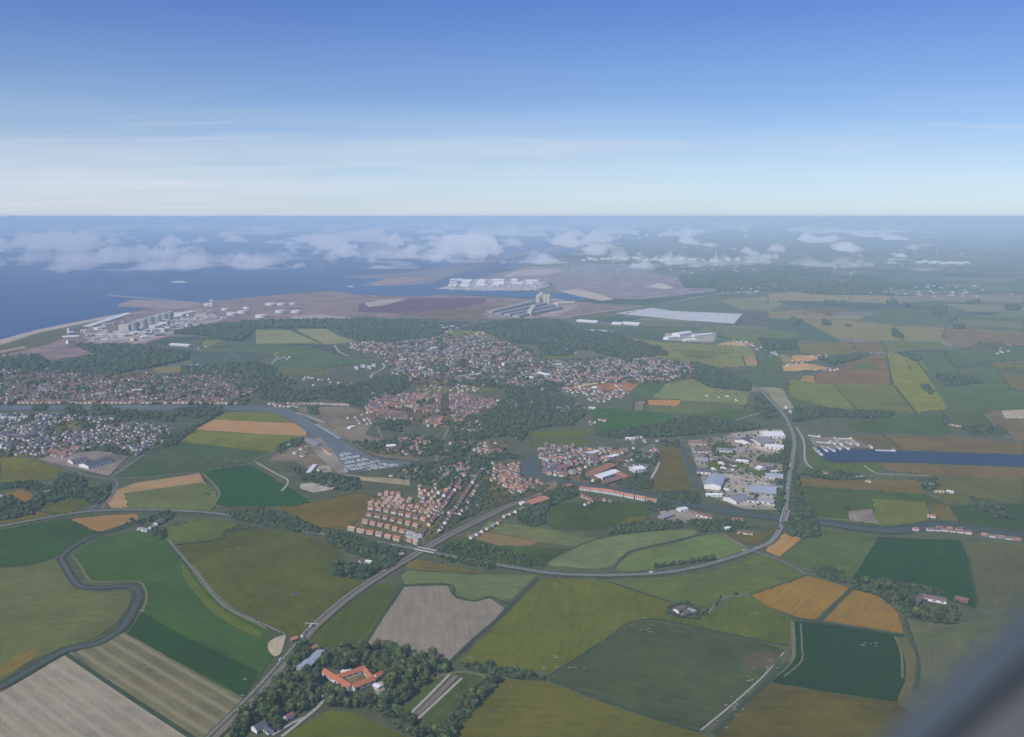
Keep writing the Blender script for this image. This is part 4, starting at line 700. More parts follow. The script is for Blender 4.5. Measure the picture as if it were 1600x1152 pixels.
ROWS = [([(276, 852), (300, 850), (347, 841), (352, 831), (400, 823), (450, 828)], 1.9, 2.2, .9), ([(400, 971), (425, 985), (446, 993)], 1.8, 2.6, .8), ([(276, 866), (304, 897), (345, 940), (395, 968)], 1.6, 3.2, .6), ([(858, 1058), (942, 1003), (1008, 968)], 1.3, 3, .6), ([(567, 1014), (600, 960), (628, 916)], 1.2, 4, .4), ([(702, 1037), (742, 998), (780, 966)], 1.5, 3.2, .6),
    ([(180, 745), (230, 744), (300, 737), (385, 726)], 2.4, 6, .6), ([(800, 884), (851, 891), (906, 895), (977, 895), (1010, 892)], 2.0, 5, .6), ([(800, 892), (870, 902), (940, 905), (1041, 901), (1104, 889)], 1.9, 8, .5), ([(0, 820), (60, 810), (105, 802), (215, 795), (330, 800)], 2.2, 6, .5), ([(0, 827), (105, 809), (215, 802), (330, 806)], 1.8, 9, .5),
    ([(114, 1022), (200, 1088), (299, 1152)], 1.1, 12, .4), ([(155, 833), (180, 826), (212, 814)], 2.0, 2, .9), ([(1413, 962), (1422, 985), (1434, 1030)], 2.2, 3, .7), ([(1392, 990), (1412, 993)], 2.2, 1.8, 1), ([(1280, 972), (1330, 920)], 1.2, 4, .4), ([(1232, 1035), (1190, 1075), (1115, 1148)], 1.3, 3, .5), ([(860, 1064), (940, 1095), (1028, 1126), (1100, 1147)], 1.4, 2.6, .7),
    ([(1178, 930), (1230, 912), (1262, 900)], 1.8, 4, .6), ([(480, 990), (540, 935), (590, 899), (650, 866)], 1.6, 9, .5), ([(500, 1000), (550, 945), (600, 903), (640, 876)], 1.4, 6, .4), ([(628, 914), (702, 913), (712, 931), (742, 939), (766, 932)], 1.2, 4, .5), ([(636, 876), (660, 870), (700, 882), (757, 894)], 1.8, 3, .6),
    ([(1225, 1015), (1190, 1058), (1140, 1103)], 1.0, 9, .3), ([(314, 741), (342, 768)], 1.6, 3, .6), ([(322, 772), (326, 774)], 3, 1, 1), ([(1395, 602), (1433, 647)], 2.4, 4, .8), ([(1380, 681), (1408, 703)], 2.4, 4, .8), ([(1050, 944), (950, 909)], 1.1, 4, .5), ([(265, 845), (262, 826), (320, 811)], 1.6, 4, .5)]
for px_, r_, g_, f_ in ROWS: row(px_, 'hedge', r_, g_, r_ * .5, 1, f_)
for px_ in FLDS:      # broken hedges and bushes on the edges of the more distant fields
    for i in range(len(px_)):
        a, b = px_[i], px_[(i + 1) % len(px_)]
        if max(a[1], b[1]) < 836 and min(a[1], b[1]) > 452 and random.random() < .45: row([a, b], F0, 2.6 if a[1] > 640 else 4.0, random.uniform(1.6, 7), 2.0, 1, .75)
for P_, f_ in [(GARD[0][0], .16), (GARD[1][0], .14), (GARD[2][0], .10), (GARD[3][0], .12), (GARD[4][0], .10), (GARD[5][0], .15), (GARD[7][0], .30), (GARD[8][0], .12), (GARD[9][0], .25)]:
    wood(P_, F0, fill=f_)
wood(GARD[6][0], F0, r=3.4, fill=.22); wood([(550, 828), (590, 776), (690, 790), (705, 800), (655, 855)], F0, r=2.0, fill=.13)
wood([(1075, 690), (1222, 672), (1225, 720), (1215, 798), (1160, 796), (1105, 775), (1085, 720)], F0, r=4, fill=.08)
# ---- tree placement: the nearest ones as trees of their own, the rest of the foliage as one mass
def rank(t): return t[2] / dist(t[0], t[1])
infr = lambda t: (lambda p: -10 < p[0] < 1610 and p[1] < 1165)(to_px(t[0], t[1], 0))
TREES = [t for t in TREES if infr(t)]
cand = sorted([t for t in TREES if t[4] not in (F0, 'hedge')], key=rank, reverse=True)
one = cand[:292]; oneid = set(map(id, one)); rest = [t for t in TREES if id(t) not in oneid]
SPECIAL = {}
for i, (x, y, r, tall, zone) in enumerate(one):
    e = empty('tree', (x, y, .05), random.uniform(0, 6.28)); e.scale = (r, r, r * random.uniform(.85, 1.15))
    c = link('crown', (POPLAR if tall > 1.3 else CROWNS)[i % (2 if tall > 1.3 else 5)], e); link('trunk', TRUNKS[i % 3], e)
    tag(e, zone, 'tree', zone.replace('broad tree', 'broad trees').replace('bushy tree', 'bushy trees').replace('tall narrow tree', 'tall narrow trees').replace('tree ', 'trees ', 1) if 'trees' not in zone else zone)
def leaf_mass(name, recs, hi):
    Vs = []; Fs = []; Cs = []; k = 0
    base, faces = (I1, F1)
    for (x, y, r, tall, zone) in recs:
        d = dist(x, y); n = 3 if d < 2600 and r > 2.5 else (2 if d < 4200 and r > 2.5 else 1)
        g = random.uniform(.65, 1.35); col = (g * random.uniform(.85, 1.15), g, g * random.uniform(.8, 1.15), 1)
        for q in range(n):
            a = random.uniform(0, 6.28); o_ = 0 if n == 1 else r * .38; rr_ = r * (1 if n == 1 else .72)
            sc = np.array([rr_, rr_, rr_ * (.85 if tall < 1.3 else 1.8)]) * random.uniform(.85, 1.15)
            v = base * (1 + rng.uniform(-.24, .24, (len(base), 1))) * sc; c_, s_ = math.cos(a), math.sin(a)
            v = np.stack([v[:, 0] * c_ - v[:, 1] * s_ + x + math.cos(a) * o_, v[:, 0] * s_ + v[:, 1] * c_ + y + math.sin(a) * o_, v[:, 2] + sc[2] * .72 + (random.uniform(-.1, .4) * r if n > 1 else 0)], 1)
            Vs.append(v); Fs.append(faces + k); Cs.append(np.tile(col, (len(v), 1))); k += len(v)
    if not Vs: return
    return link(name, fastmesh(name, np.concatenate(Vs), np.concatenate(Fs), [LEAF_T], colors=np.concatenate(Cs)))
print('trees', len(TREES), 'individual', len(one))
LMDONE = 1
tag(leaf_mass('woodland', [t for t in rest if t[4] != 'hedge'], 0), kind='stuff')
tag(leaf_mass('hedgerow_scrub', [t for t in rest if t[4] == 'hedge'], 0), kind='stuff')

# ------------------------------------------------------------------ houses
def unit_house(wall, roof):
    """parts of a gabled house on a unit plan: walls with windows and doors, tiled roof with eaves, chimney"""
    R = .55
    V = [(-.5, -.5, 0), (.5, -.5, 0), (.5, .5, 0), (-.5, .5, 0), (-.5, -.5, 1), (.5, -.5, 1), (.5, .5, 1), (-.5, .5, 1), (-.5, 0, 1 + R), (.5, 0, 1 + R)]
    F = [(0, 1, 5, 4), (2, 3, 7, 6), (1, 2, 6, 9, 5), (3, 0, 4, 8, 7)]; mi = [0] * 4
    for s, y in ((-1, -.506), (1, .506)):
        for x in (-.36, -.14, .12, .34):
            for z0, z1 in ((.12, .40), (.58, .84)):
                k = len(V); w = .045; V += [(x - w, y, z0), (x + w, y, z0), (x + w, y, z1), (x - w, y, z1)]; F.append((k, k + 1, k + 2, k + 3) if s < 0 else (k + 3, k + 2, k + 1, k)); mi.append(1)
    wm = mesh('wall', V, F, [WALLS[wall], DARK], mi)
    e = .06; g = .05; t_ = .05; V = []
    for x in (-.5 - g, .5 + g):
        V += [(x, -.5 - e, 1 - R * e * 2), (x, 0, 1 + R + .02), (x, .5 + e, 1 - R * e * 2), (x, -.5 - e, 1 - R * e * 2 + t_), (x, 0, 1 + R + .02 + t_), (x, .5 + e, 1 - R * e * 2 + t_)]
    F = [(3, 9, 10, 4), (4, 10, 11, 5), (0, 1, 7, 6), (1, 2, 8, 7), (0, 6, 9, 3), (2, 5, 11, 8), (0, 3, 4, 1), (1, 4, 5, 2), (6, 7, 10, 9), (7, 8, 11, 10)]
    rm = mesh('roof', V, F, ROOFS[roof])
    V = [(x, y, z) for z in (1.3, 1.85) for y in (-.06, .06) for x in (.28, .35)]
    cm = mesh('chimney', V, [(0, 2, 3, 1), (4, 5, 7, 6), (0, 1, 5, 4), (2, 6, 7, 3), (0, 4, 6, 2), (1, 3, 7, 5)], WALLS['brick_wall'])
    return wm, rm, cm
_uh = {}
def uh(w, r):
    if (w, r) not in _uh: _uh[(w, r)] = unit_house(w, r)
    return _uh[(w, r)]
HOUSES = []; ZT_ = 'town'; TREE_GAPS = []
def dirang(a, b):
    q0, q1 = G(*a), G(*b); return math.atan2(q1[1] - q0[1], q1[0] - q0[0])
def estate(px, ref, sx, sy, dims, walls, roofs, zone, fill=.9, jit=.18, aj=.05, prior=1.0):
    P = [G(*p) for p in px]; a = dirang(*ref); c, s = math.cos(a), math.sin(a)
    U = [(x * c + y * s, -x * s + y * c) for x, y in P]; u0, u1 = min(u for u, v in U), max(u for u, v in U); v0, v1 = min(v for u, v in U), max(v for u, v in U)
    u = u0 + sx / 2
    nv = int((v1 - v0) / sy) + 1; nu = int((u1 - u0) / sx) + 1
    for j in range(nv):
        off = random.uniform(0, sx)
        for i in range(nu):
            uu = u0 + i * sx + off + random.uniform(-jit, jit) * sx; vv = v0 + (j + .3) * sy + random.uniform(-jit, jit) * sy
            if random.random() > fill: continue
            x, y = uu * c - vv * s, uu * s + vv * c
            if not inside(x, y, P): continue
            if zone == ZT_ and vnoise(np.array([x / 85.0]), np.array([y / 110.0]), 3)[0] < .26: TREE_GAPS.append((x, y)); continue
            l, w, h = dims; k = random.uniform(.8, 1.2)
            HOUSES.append((x, y, l * k, w * random.uniform(.9, 1.1), h * random.uniform(.85, 1.2), a + random.choice((0, 0, 0, math.pi / 2)) * (aj > .04) + random.gauss(0, aj), random.choice(walls), random.choice(roofs), zone, prior))
def line(px, gap, dims, walls, roofs, zone, side=0.0, fill=1.0, prior=1.0, aj=.04):
    P = catmull([G(*p) for p in px], 6); acc = gap / 2
    for i in range(len(P) - 1):
        L = math.dist(P[i], P[i + 1]); a = math.atan2(P[i + 1][1] - P[i][1], P[i + 1][0] - P[i][0])
        while acc < L:
            u = acc / L; x = P[i][0] + (P[i + 1][0] - P[i][0]) * u - math.sin(a) * side; y = P[i][1] + (P[i + 1][1] - P[i][1]) * u + math.cos(a) * side
            if random.random() < fill:
                k = random.uniform(.88, 1.12); HOUSES.append((x, y, dims[0] * k, dims[1], dims[2] * random.uniform(.9, 1.15), a + random.gauss(0, aj), random.choice(walls), random.choice(roofs), zone, prior))
            acc += gap
        acc -= L
WC = ['cream_render', 'cream_render', 'white_render']; WW = ['white_render', 'white_render', 'cream_render', 'grey_render']; WB = ['brick_wall', 'white_render', 'cream_render', 'grey_render']
RO = ['orange_tiles', 'orange_tiles', 'red_tiles']; RR = ['red_tiles', 'orange_tiles', 'brown_tiles']; RG = ['slate', 'grey_sheet', 'brown_tiles', 'slate']; RM = ['red_tiles', 'brown_tiles', 'slate', 'orange_tiles', 'grey_sheet']
A_ = ((546, 829), (632, 849))
Z1a = 'cream house with an orange tiled roof in the near rows of the new estate'; Z1b = 'orange roofed house in the rear rows of the new estate'
line([(543, 829), (590, 838), (634, 849)], 27, (19, 11, 6.5), ['cream_render'], ['orange_tiles', 'pale_tiles'], Z1a, prior=3)
line([(566, 817), (600, 825), (640, 836)], 24, (16, 10, 6), ['cream_render'], ['pale_tiles', 'orange_tiles'], Z1a, prior=3); line([(572, 806), (610, 814), (655, 826)], 25, (15, 10, 6), ['cream_render'], RO, Z1a, prior=3)
line([(574, 796), (615, 803), (665, 815)], 24, (15, 10, 6), WC, RO, Z1a, prior=3)
for k in range(5): line([(574 + k * 4, 789 - k * 3.6), (620 + k * 4, 795 - k * 3.4), (676 + k * 5, 805 - k * 3)], 19, (12, 8, 5), WC, ['orange_tiles', 'red_tiles', 'pale_tiles'], Z1b, prior=3, fill=.72, aj=.25)
line([(636, 846), (652, 852)], 22, (15, 10, 6), ['cream_render'], ['pale_tiles', 'orange_tiles'], Z1a, prior=3)
line([(632, 832), (662, 842)], 20, (22, 8, 4), ['white_render'], ['grey_sheet'], 'flat white house at the estate corner by the junction', prior=3); line([(636, 839), (658, 846)], 20, (22, 8, 4), ['white_render'], ['grey_sheet'], 'flat white house at the estate corner by the junction', prior=3)
Z2 = 'house lining the street north of the road junction'
for sd in (18, -18): line([(668, 842), (690, 812), (706, 790), (726, 760), (738, 742)], 19, (13, 9, 6), WW, RR, Z2, side=sd, fill=.85, prior=2)
for sd in (36, -38): line([(690, 812), (706, 790), (726, 760)], 24, (12, 9, 5.5), WW, RR, Z2, side=sd, fill=.6, prior=2)
Z3 = 'long orange roofed house in the row along the canal'
line([(906, 766), (940, 771), (980, 778), (1024, 787)], 33, (30, 11, 7), ['white_render'], ['orange_tiles'], Z3, prior=3, aj=.01)
Z4 = 'house in the old quarter on the north bank of the river basin'
estate([(838, 704), (870, 699), (968, 704), (982, 717), (934, 741), (955, 748), (930, 755), (890, 752), (852, 741), (848, 720)], ((850, 742), (930, 755)), 17, 20, (13, 9, 6), WW, RM, Z4, .8, prior=1.6)
Z5 = 'house in the quarter on the south bank of the river basin'
estate([(772, 730), (812, 724), (816, 746), (862, 762), (836, 776), (800, 772), (768, 752)], ((820, 750), (860, 765)), 16, 19, (12, 9, 6), WC, RR, Z5, .8, prior=1.6)
estate([(655, 762), (700, 768), (700, 785), (672, 790), (655, 780)], ((655, 765), (700, 775)), 22, 26, (12, 9, 6), WC, RO, 'orange roofed house between the estate and the street', .7, prior=2)
line([(600, 772), (625, 775)], 18, (12, 9, 6), WC, RO, 'orange roofed house above the new estate', prior=2)
line([(770, 808), (800, 795), (830, 782)], 24, (13, 9, 5), WW, RM, 'house on the side of the straight road to the canal', side=-30, fill=.8, prior=2)
line([(720, 842), (745, 828), (770, 815)], 24, (13, 9, 5), WW, ['grey_sheet', 'red_tiles'], 'house on the side of the straight road to the canal', side=-24, fill=.8, prior=2)
line([(908, 778), (925, 785), (912, 792)], 15, (11, 8, 5), WC, RO, 'house behind the canal row', prior=2); line([(940, 783), (962, 787)], 17, (11, 8, 5), WW, RO, 'house behind the canal row', prior=2)
Z13 = 'small house in the hamlet on the far right waterway'
line([(1425, 830), (1470, 831), (1510, 835), (1545, 840), (1590, 846)], 17, (14, 9, 5), WW, RM, Z13, fill=.85, prior=1.8); line([(1460, 827), (1500, 830)], 22, (13, 9, 5), WC, RR, Z13, fill=.9, prior=1.8)
ZT = 'town'
estate([(566, 640), (600, 622), (650, 616), (768, 620), (782, 640), (740, 650), (702, 668), (672, 668), (650, 660), (600, 656)], ((640, 660), (740, 650)), 15, 17, (13, 9, 8), WB, ['red_tiles', 'orange_tiles', 'pale_tiles', 'brown_tiles', 'slate', 'brown_tiles'], ZT, .84)
estate([(560, 548), (610, 538), (680, 528), (760, 526), (830, 548), (838, 573), (800, 590), (700, 600), (640, 598), (612, 588), (602, 562)], ((620, 590), (700, 575)), 22, 26, (15, 11, 7), ['white_render', 'grey_render', 'grey_render', 'brick_wall', 'cream_render'], RM, ZT, .78, aj=.3)
estate([(850, 564), (1000, 558), (1085, 570), (1092, 588), (1030, 598), (960, 598), (880, 606), (826, 590)], ((850, 590), (1000, 582)), 22, 26, (15, 10, 6), WW, ['orange_tiles', 'red_tiles', 'slate', 'brown_tiles', 'grey_sheet'], ZT, .75, aj=.1)
estate([(860, 606), (980, 601), (985, 622), (940, 632), (925, 628)], ((870, 612), (960, 605)), 26, 30, (14, 10, 6), WW, RR, ZT, .6)
estate([(-10, 578), (120, 580), (285, 585), (400, 584), (408, 598), (384, 631), (-10, 631)], ((0, 620), (300, 624)), 20, 25, (14, 10, 6), ['white_render', 'grey_render', 'brick_wall', 'cream_render'], ['red_tiles', 'brown_tiles', 'slate', 'red_tiles'], ZT, .78, aj=.25)
estate([(-10, 648), (90, 648), (180, 655), (270, 671), (260, 690), (214, 713), (195, 705), (160, 700), (60, 713), (-10, 711)], ((60, 710), (180, 668)), 17, 22, (13, 9, 6), ['white_render', 'white_render', 'cream_render', 'grey_render'], ['grey_sheet', 'slate', 'brown_tiles', 'red_tiles', 'slate'], ZT, .75, aj=.3)
estate([(66, 710), (100, 702), (135, 700), (100, 718)], ((66, 712), (120, 704)), 16, 16, (11, 9, 6), WW, RO, ZT, .8); estate([(285, 570), (400, 570), (400, 582), (290, 585)], ((290, 578), (390, 576)), 26, 28, (14, 10, 7), WW, ['slate', 'brown_tiles'], ZT, .5)
estate([(770, 590), (800, 592), (838, 574), (862, 590), (880, 606), (850, 612), (800, 604), (772, 600)], ((780, 596), (860, 602)), 20, 24, (14, 10, 7), WW, RM, ZT, .7)
estate([(640, 600), (700, 602), (760, 598), (772, 606), (740, 614), (680, 614), (648, 612)], ((640, 606), (760, 604)), 24, 26, (14, 10, 6), WW, RM, ZT, .42)
estate([(698, 672), (742, 656), (760, 664), (742, 690), (712, 700), (696, 694)], ((700, 690), (745, 670)), 18, 22, (12, 9, 6), WC, RR, ZT, .5)
estate([(640, 762), (662, 745), (700, 740), (728, 744), (718, 766), (690, 772), (650, 768)], ((650, 765), (715, 760)), 22, 26, (11, 8, 5), WC, RR, ZT, .35)
estate([(545, 530), (600, 536), (612, 545), (575, 552), (548, 545)], ((550, 545), (600, 540)), 24, 28, (14, 10, 6), WC, RR, ZT, .6)
estate([(415, 630), (470, 632), (475, 640), (430, 638)], ((420, 634), (470, 636)), 18, 20, (13, 9, 6), WC, RR, ZT, .6)
estate([(940, 706), (1010, 700), (1035, 705), (1020, 718), (990, 722), (960, 722)], ((950, 718), (1010, 706)), 17, 20, (12, 9, 6), WW, RM, ZT, .7)
estate([(975, 728), (1020, 728), (1018, 738), (985, 738)], ((980, 735), (1015, 732)), 18, 20, (12, 9, 6), WW, RM, ZT, .5)
estate([(860, 640), (905, 632), (915, 640), (890, 650)], ((865, 645), (905, 638)), 22, 26, (12, 9, 6), WW, RM, ZT, .4)
estate([(745, 692), (792, 692), (794, 710), (750, 712)], ((750, 710), (790, 700)), 15, 18, (11, 9, 5), WW, RR, ZT, .9); estate([(590, 686), (690, 684), (698, 708), (640, 712), (590, 706)], ((600, 705), (680, 700)), 20, 24, (12, 9, 6), WC, RR, ZT, .4)
estate([(690, 716), (770, 718), (765, 730), (700, 728)], ((700, 725), (760, 722)), 26, 26, (11, 8, 5), WW, RM, ZT, .4)
line([(463, 632), (490, 632), (545, 634)], 14, (12, 9, 6), ['cream_render', 'white_render'], RR, ZT, fill=.9); line([(0, 631), (150, 631), (300, 631), (372, 632)], 18, (15, 10, 7), WC, RR, ZT, fill=.85)
estate([(1140, 436), (1200, 430), (1280, 440), (1390, 455), (1380, 459), (1270, 452), (1150, 452)], ((1150, 450), (1270, 450)), 42, 90, (26, 18, 9), WC, RR, ZT, .75)
estate([(1160, 430), (1260, 436), (1240, 428)], ((1150, 450), (1270, 450)), 60, 120, (26, 18, 9), WC, RR, ZT, .5)
for c_, n_, sx_, sy_ in [((875, 548), 14, 22, 8), ((1180, 543), 8, 20, 4), ((1290, 557), 8, 16, 4), ((1240, 568), 7, 16, 3), ((760, 520), 10, 25, 4), ((700, 514), 16, 25, 5), ((1210, 555), 8, 10, 4), ((230, 600), 12, 30, 8), ((1350, 457), 14, 60, 3), ((1480, 461), 16, 60, 3), ((1150, 458), 10, 30, 2), ((1300, 578), 5, 15, 3), ((1420, 450), 20, 120, 6), ((1300, 415), 30, 160, 12), ((1440, 395), 24, 130, 8), ((1050, 420), 30, 120, 6), ((1160, 535), 6, 20, 3), ((30, 560), 22, 25, 5), ((320, 545), 5, 10, 3), ((440, 598), 6, 20, 4), ((480, 590), 4, 12, 3), ((640, 655), 5, 12, 3), ((1345, 460), 10, 30, 2), ((1150, 625), 1, 3, 2), ((890, 640), 5, 10, 4), ((1480, 458), 10, 100, 3), ((1575, 548), 6, 20, 5)]:
    for _ in range(n_):
        x, y = G(c_[0] + random.gauss(0, sx_ * .6), c_[1] + random.gauss(0, sy_ * .6)); d = dist(x, y); k = max(1, d / 5200)
        HOUSES.append((x, y, 16 * k, 11 * k, 6 * k ** .6, random.uniform(0, 3), random.choice(WW), random.choice(RM), ZT, .5))
for c_, n_, sx_, sy_ in [((720, 735), 26, 45, 10), ((640, 745), 10, 30, 8), ((870, 700), 14, 25, 8), ((760, 700), 16, 30, 8), ((560, 655), 14, 25, 8), ((470, 705), 8, 15, 8), ((930, 660), 6, 15, 4), ((800, 630), 10, 30, 8), ((520, 600), 12, 30, 8), ((440, 560), 8, 20, 6), ((330, 600), 14, 30, 8), ((1000, 690), 10, 20, 5), ((1130, 620), 5, 15, 4), ((600, 620), 14, 20, 8), ((700, 800), 16, 25, 8)]:
    for _ in range(n_):
        x, y = G(c_[0] + random.gauss(0, sx_ * .6), c_[1] + random.gauss(0, sy_ * .6)); HOUSES.append((x, y, 14, 9, 6, random.uniform(0, 3), random.choice(WW), random.choice(RM), ZT, .5))
GRP = lambda z: 'houses: ' + z
inh = lambda h: (lambda p: 0 < p[0] < 1600 and p[1] < 1150)(to_px(h[0], h[1], 3))
AV = []
for pl, w_ in ((RW, 26), (HW, 16), (HW2, 16), ([(660, 852), (665, 840), (690, 812), (705, 792), (725, 762), (735, 745)], 9), ([(672, 745), (682, 720), (685, 700), (700, 670), (697, 640), (695, 600), (690, 560), (690, 520)], 20), ([(834, 720), (840, 740), (870, 752), (1000, 771), (1060, 783), (1210, 809), (1280, 817), (1375, 830), (1425, 827), (1460, 821), (1500, 824), (1600, 838)], 13)):
    P_ = catmull([G(*p) for p in pl], 24); AV += [(a, b, w_) for a, b in P_]
AV = np.array(AV)
inh0 = inh; inh = lambda h: inh0(h) and not (np.hypot(AV[:, 0] - h[0], AV[:, 1] - h[1]) < AV[:, 2]).any()
HOUSES = [h for h in HOUSES if inh(h)]
hs = sorted([h for h in HOUSES if h[8] != ZT], key=lambda h: h[2] * h[9] / dist(h[0], h[1]), reverse=True)[:292]; hid = set(map(id, hs))
print('houses', len(HOUSES), 'individual', len(hs))
for (x, y, l, w, h, a, wl, rf, zone, pr) in hs:
    wm, rm, cm = uh(wl, rf); e = empty('house', (x, y, .1 + Z[0]), a); e.scale = (l, w, h); link('wall', wm, e); r_ = link('roof', rm, e); link('chimney', cm, r_)
    tag(e, zone, 'house', GRP(zone))
def far_houses(name, recs):
    V = []; F = []; M = []; k = 0; mats = []; 
    def ms(m):
        if m not in mats: mats.append(m)
        return mats.index(m)
    R = .5
    bw = np.array([(-.5, -.5, 0), (.5, -.5, 0), (.5, .5, 0), (-.5, .5, 0), (-.5, -.5, 1), (.5, -.5, 1), (.5, .5, 1), (-.5, .5, 1), (-.5, 0, 1 + R), (.5, 0, 1 + R), (-.54, -.56, .95), (.54, -.56, .95), (.54, 0, 1 + R + .03), (-.54, 0, 1 + R + .03), (.54, .56, .95), (-.54, .56, .95)])
    FF = [(0, 1, 5), (0, 5, 4), (2, 3, 7), (2, 7, 6), (1, 2, 6), (1, 6, 5), (5, 6, 9), (3, 0, 4), (3, 4, 7), (4, 8, 7), (10, 11, 12), (10, 12, 13), (13, 12, 14), (13, 14, 15)]
    for (x, y, l, w, h, a, wl, rf, zone, pr) in recs:
        v = bw * np.array([l, w, h]); c, s = math.cos(a), math.sin(a)
        V.append(np.stack([v[:, 0] * c - v[:, 1] * s + x, v[:, 0] * s + v[:, 1] * c + y, v[:, 2] + .8], 1)); F.append(np.array(FF) + k); k += 16
        M += [ms(WALLS[wl])] * 10 + [ms(ROOFS[rf])] * 4
    return link(name, fastmesh(name, np.concatenate(V), np.concatenate(F), mats, M))
tag(far_houses('distant_houses', [h for h in HOUSES if id(h) not in hid]), 'distant rows of small houses in the towns behind the canals', kind='stuff')

# ------------------------------------------------------------------ larger buildings, one by one
def gable_parts(L, w, h, rise, wm, rm, parent, x0=0.0, doors=True):
    r = rise
    V = [(x0, -w / 2, 0), (x0 + L, -w / 2, 0), (x0 + L, w / 2, 0), (x0, w / 2, 0), (x0, -w / 2, h), (x0 + L, -w / 2, h), (x0 + L, w / 2, h), (x0, w / 2, h), (x0, 0, h + r), (x0 + L, 0, h + r)]
    F = [(0, 1, 5, 4), (2, 3, 7, 6), (1, 2, 6, 9, 5), (3, 0, 4, 8, 7)]; mi = [0] * 4
    n = max(2, int(L / 12))
    for s, y in ((-1, -w / 2 - .06), (1, w / 2 + .06)):
        for i in range(n):
            xc = x0 + (i + .5) * L / n; ww = L / n * .22; z0, z1 = (h * .35, h * .7) if i % 3 else (0.05, h * .62)
            k = len(V); V += [(xc - ww, y, z0), (xc + ww, y, z0), (xc + ww, y, z1), (xc - ww, y, z1)]; F.append((k, k + 1, k + 2, k + 3) if s < 0 else (k + 3, k + 2, k + 1, k)); mi.append(1)
    link('wall', mesh('wall', V, F, [wm, DARK], mi), parent)
    e = .8; V = []
    for x in (x0 - .6, x0 + L + .6): V += [(x, -w / 2 - e, h - r * e / w * 2), (x, 0, h + r + .1), (x, w / 2 + e, h - r * e / w * 2), (x, -w / 2 - e, h - r * e / w * 2 + .4), (x, 0, h + r + .5), (x, w / 2 + e, h - r * e / w * 2 + .4)]
    F = [(3, 9, 10, 4), (4, 10, 11, 5), (0, 1, 7, 6), (1, 2, 8, 7), (0, 6, 9, 3), (2, 5, 11, 8), (0, 3, 4, 1), (1, 4, 5, 2), (6, 7, 10, 9), (7, 8, 11, 10)]
    return link('roof', mesh('roof', V, F, rm), parent)
WR, CR, BR, GR = (WALLS[k] for k in ('white_render', 'cream_render', 'brick_wall', 'grey_render'))
OT, RT, BT, SL, GS = (ROOFS[k] for k in ('orange_tiles', 'red_tiles', 'brown_tiles', 'slate', 'grey_sheet'))
YEL = obj_mat('yellow_sheet', (.50, .40, .16), .05)
def bld(name, p0, p1, w, h, wm, rm, label, cat, rise=None, group=None):
    q0, q1 = G(*p0), G(*p1); L = math.dist(q0, q1); a = math.atan2(q1[1] - q0[1], q1[0] - q0[0])
    e = empty(name, (q0[0], q0[1], Z[0] + .05), a); gable_parts(L, w, h, rise if rise is not None else max(.8, w * .12), wm, rm, e)
    tag(e, label, cat, group); return e
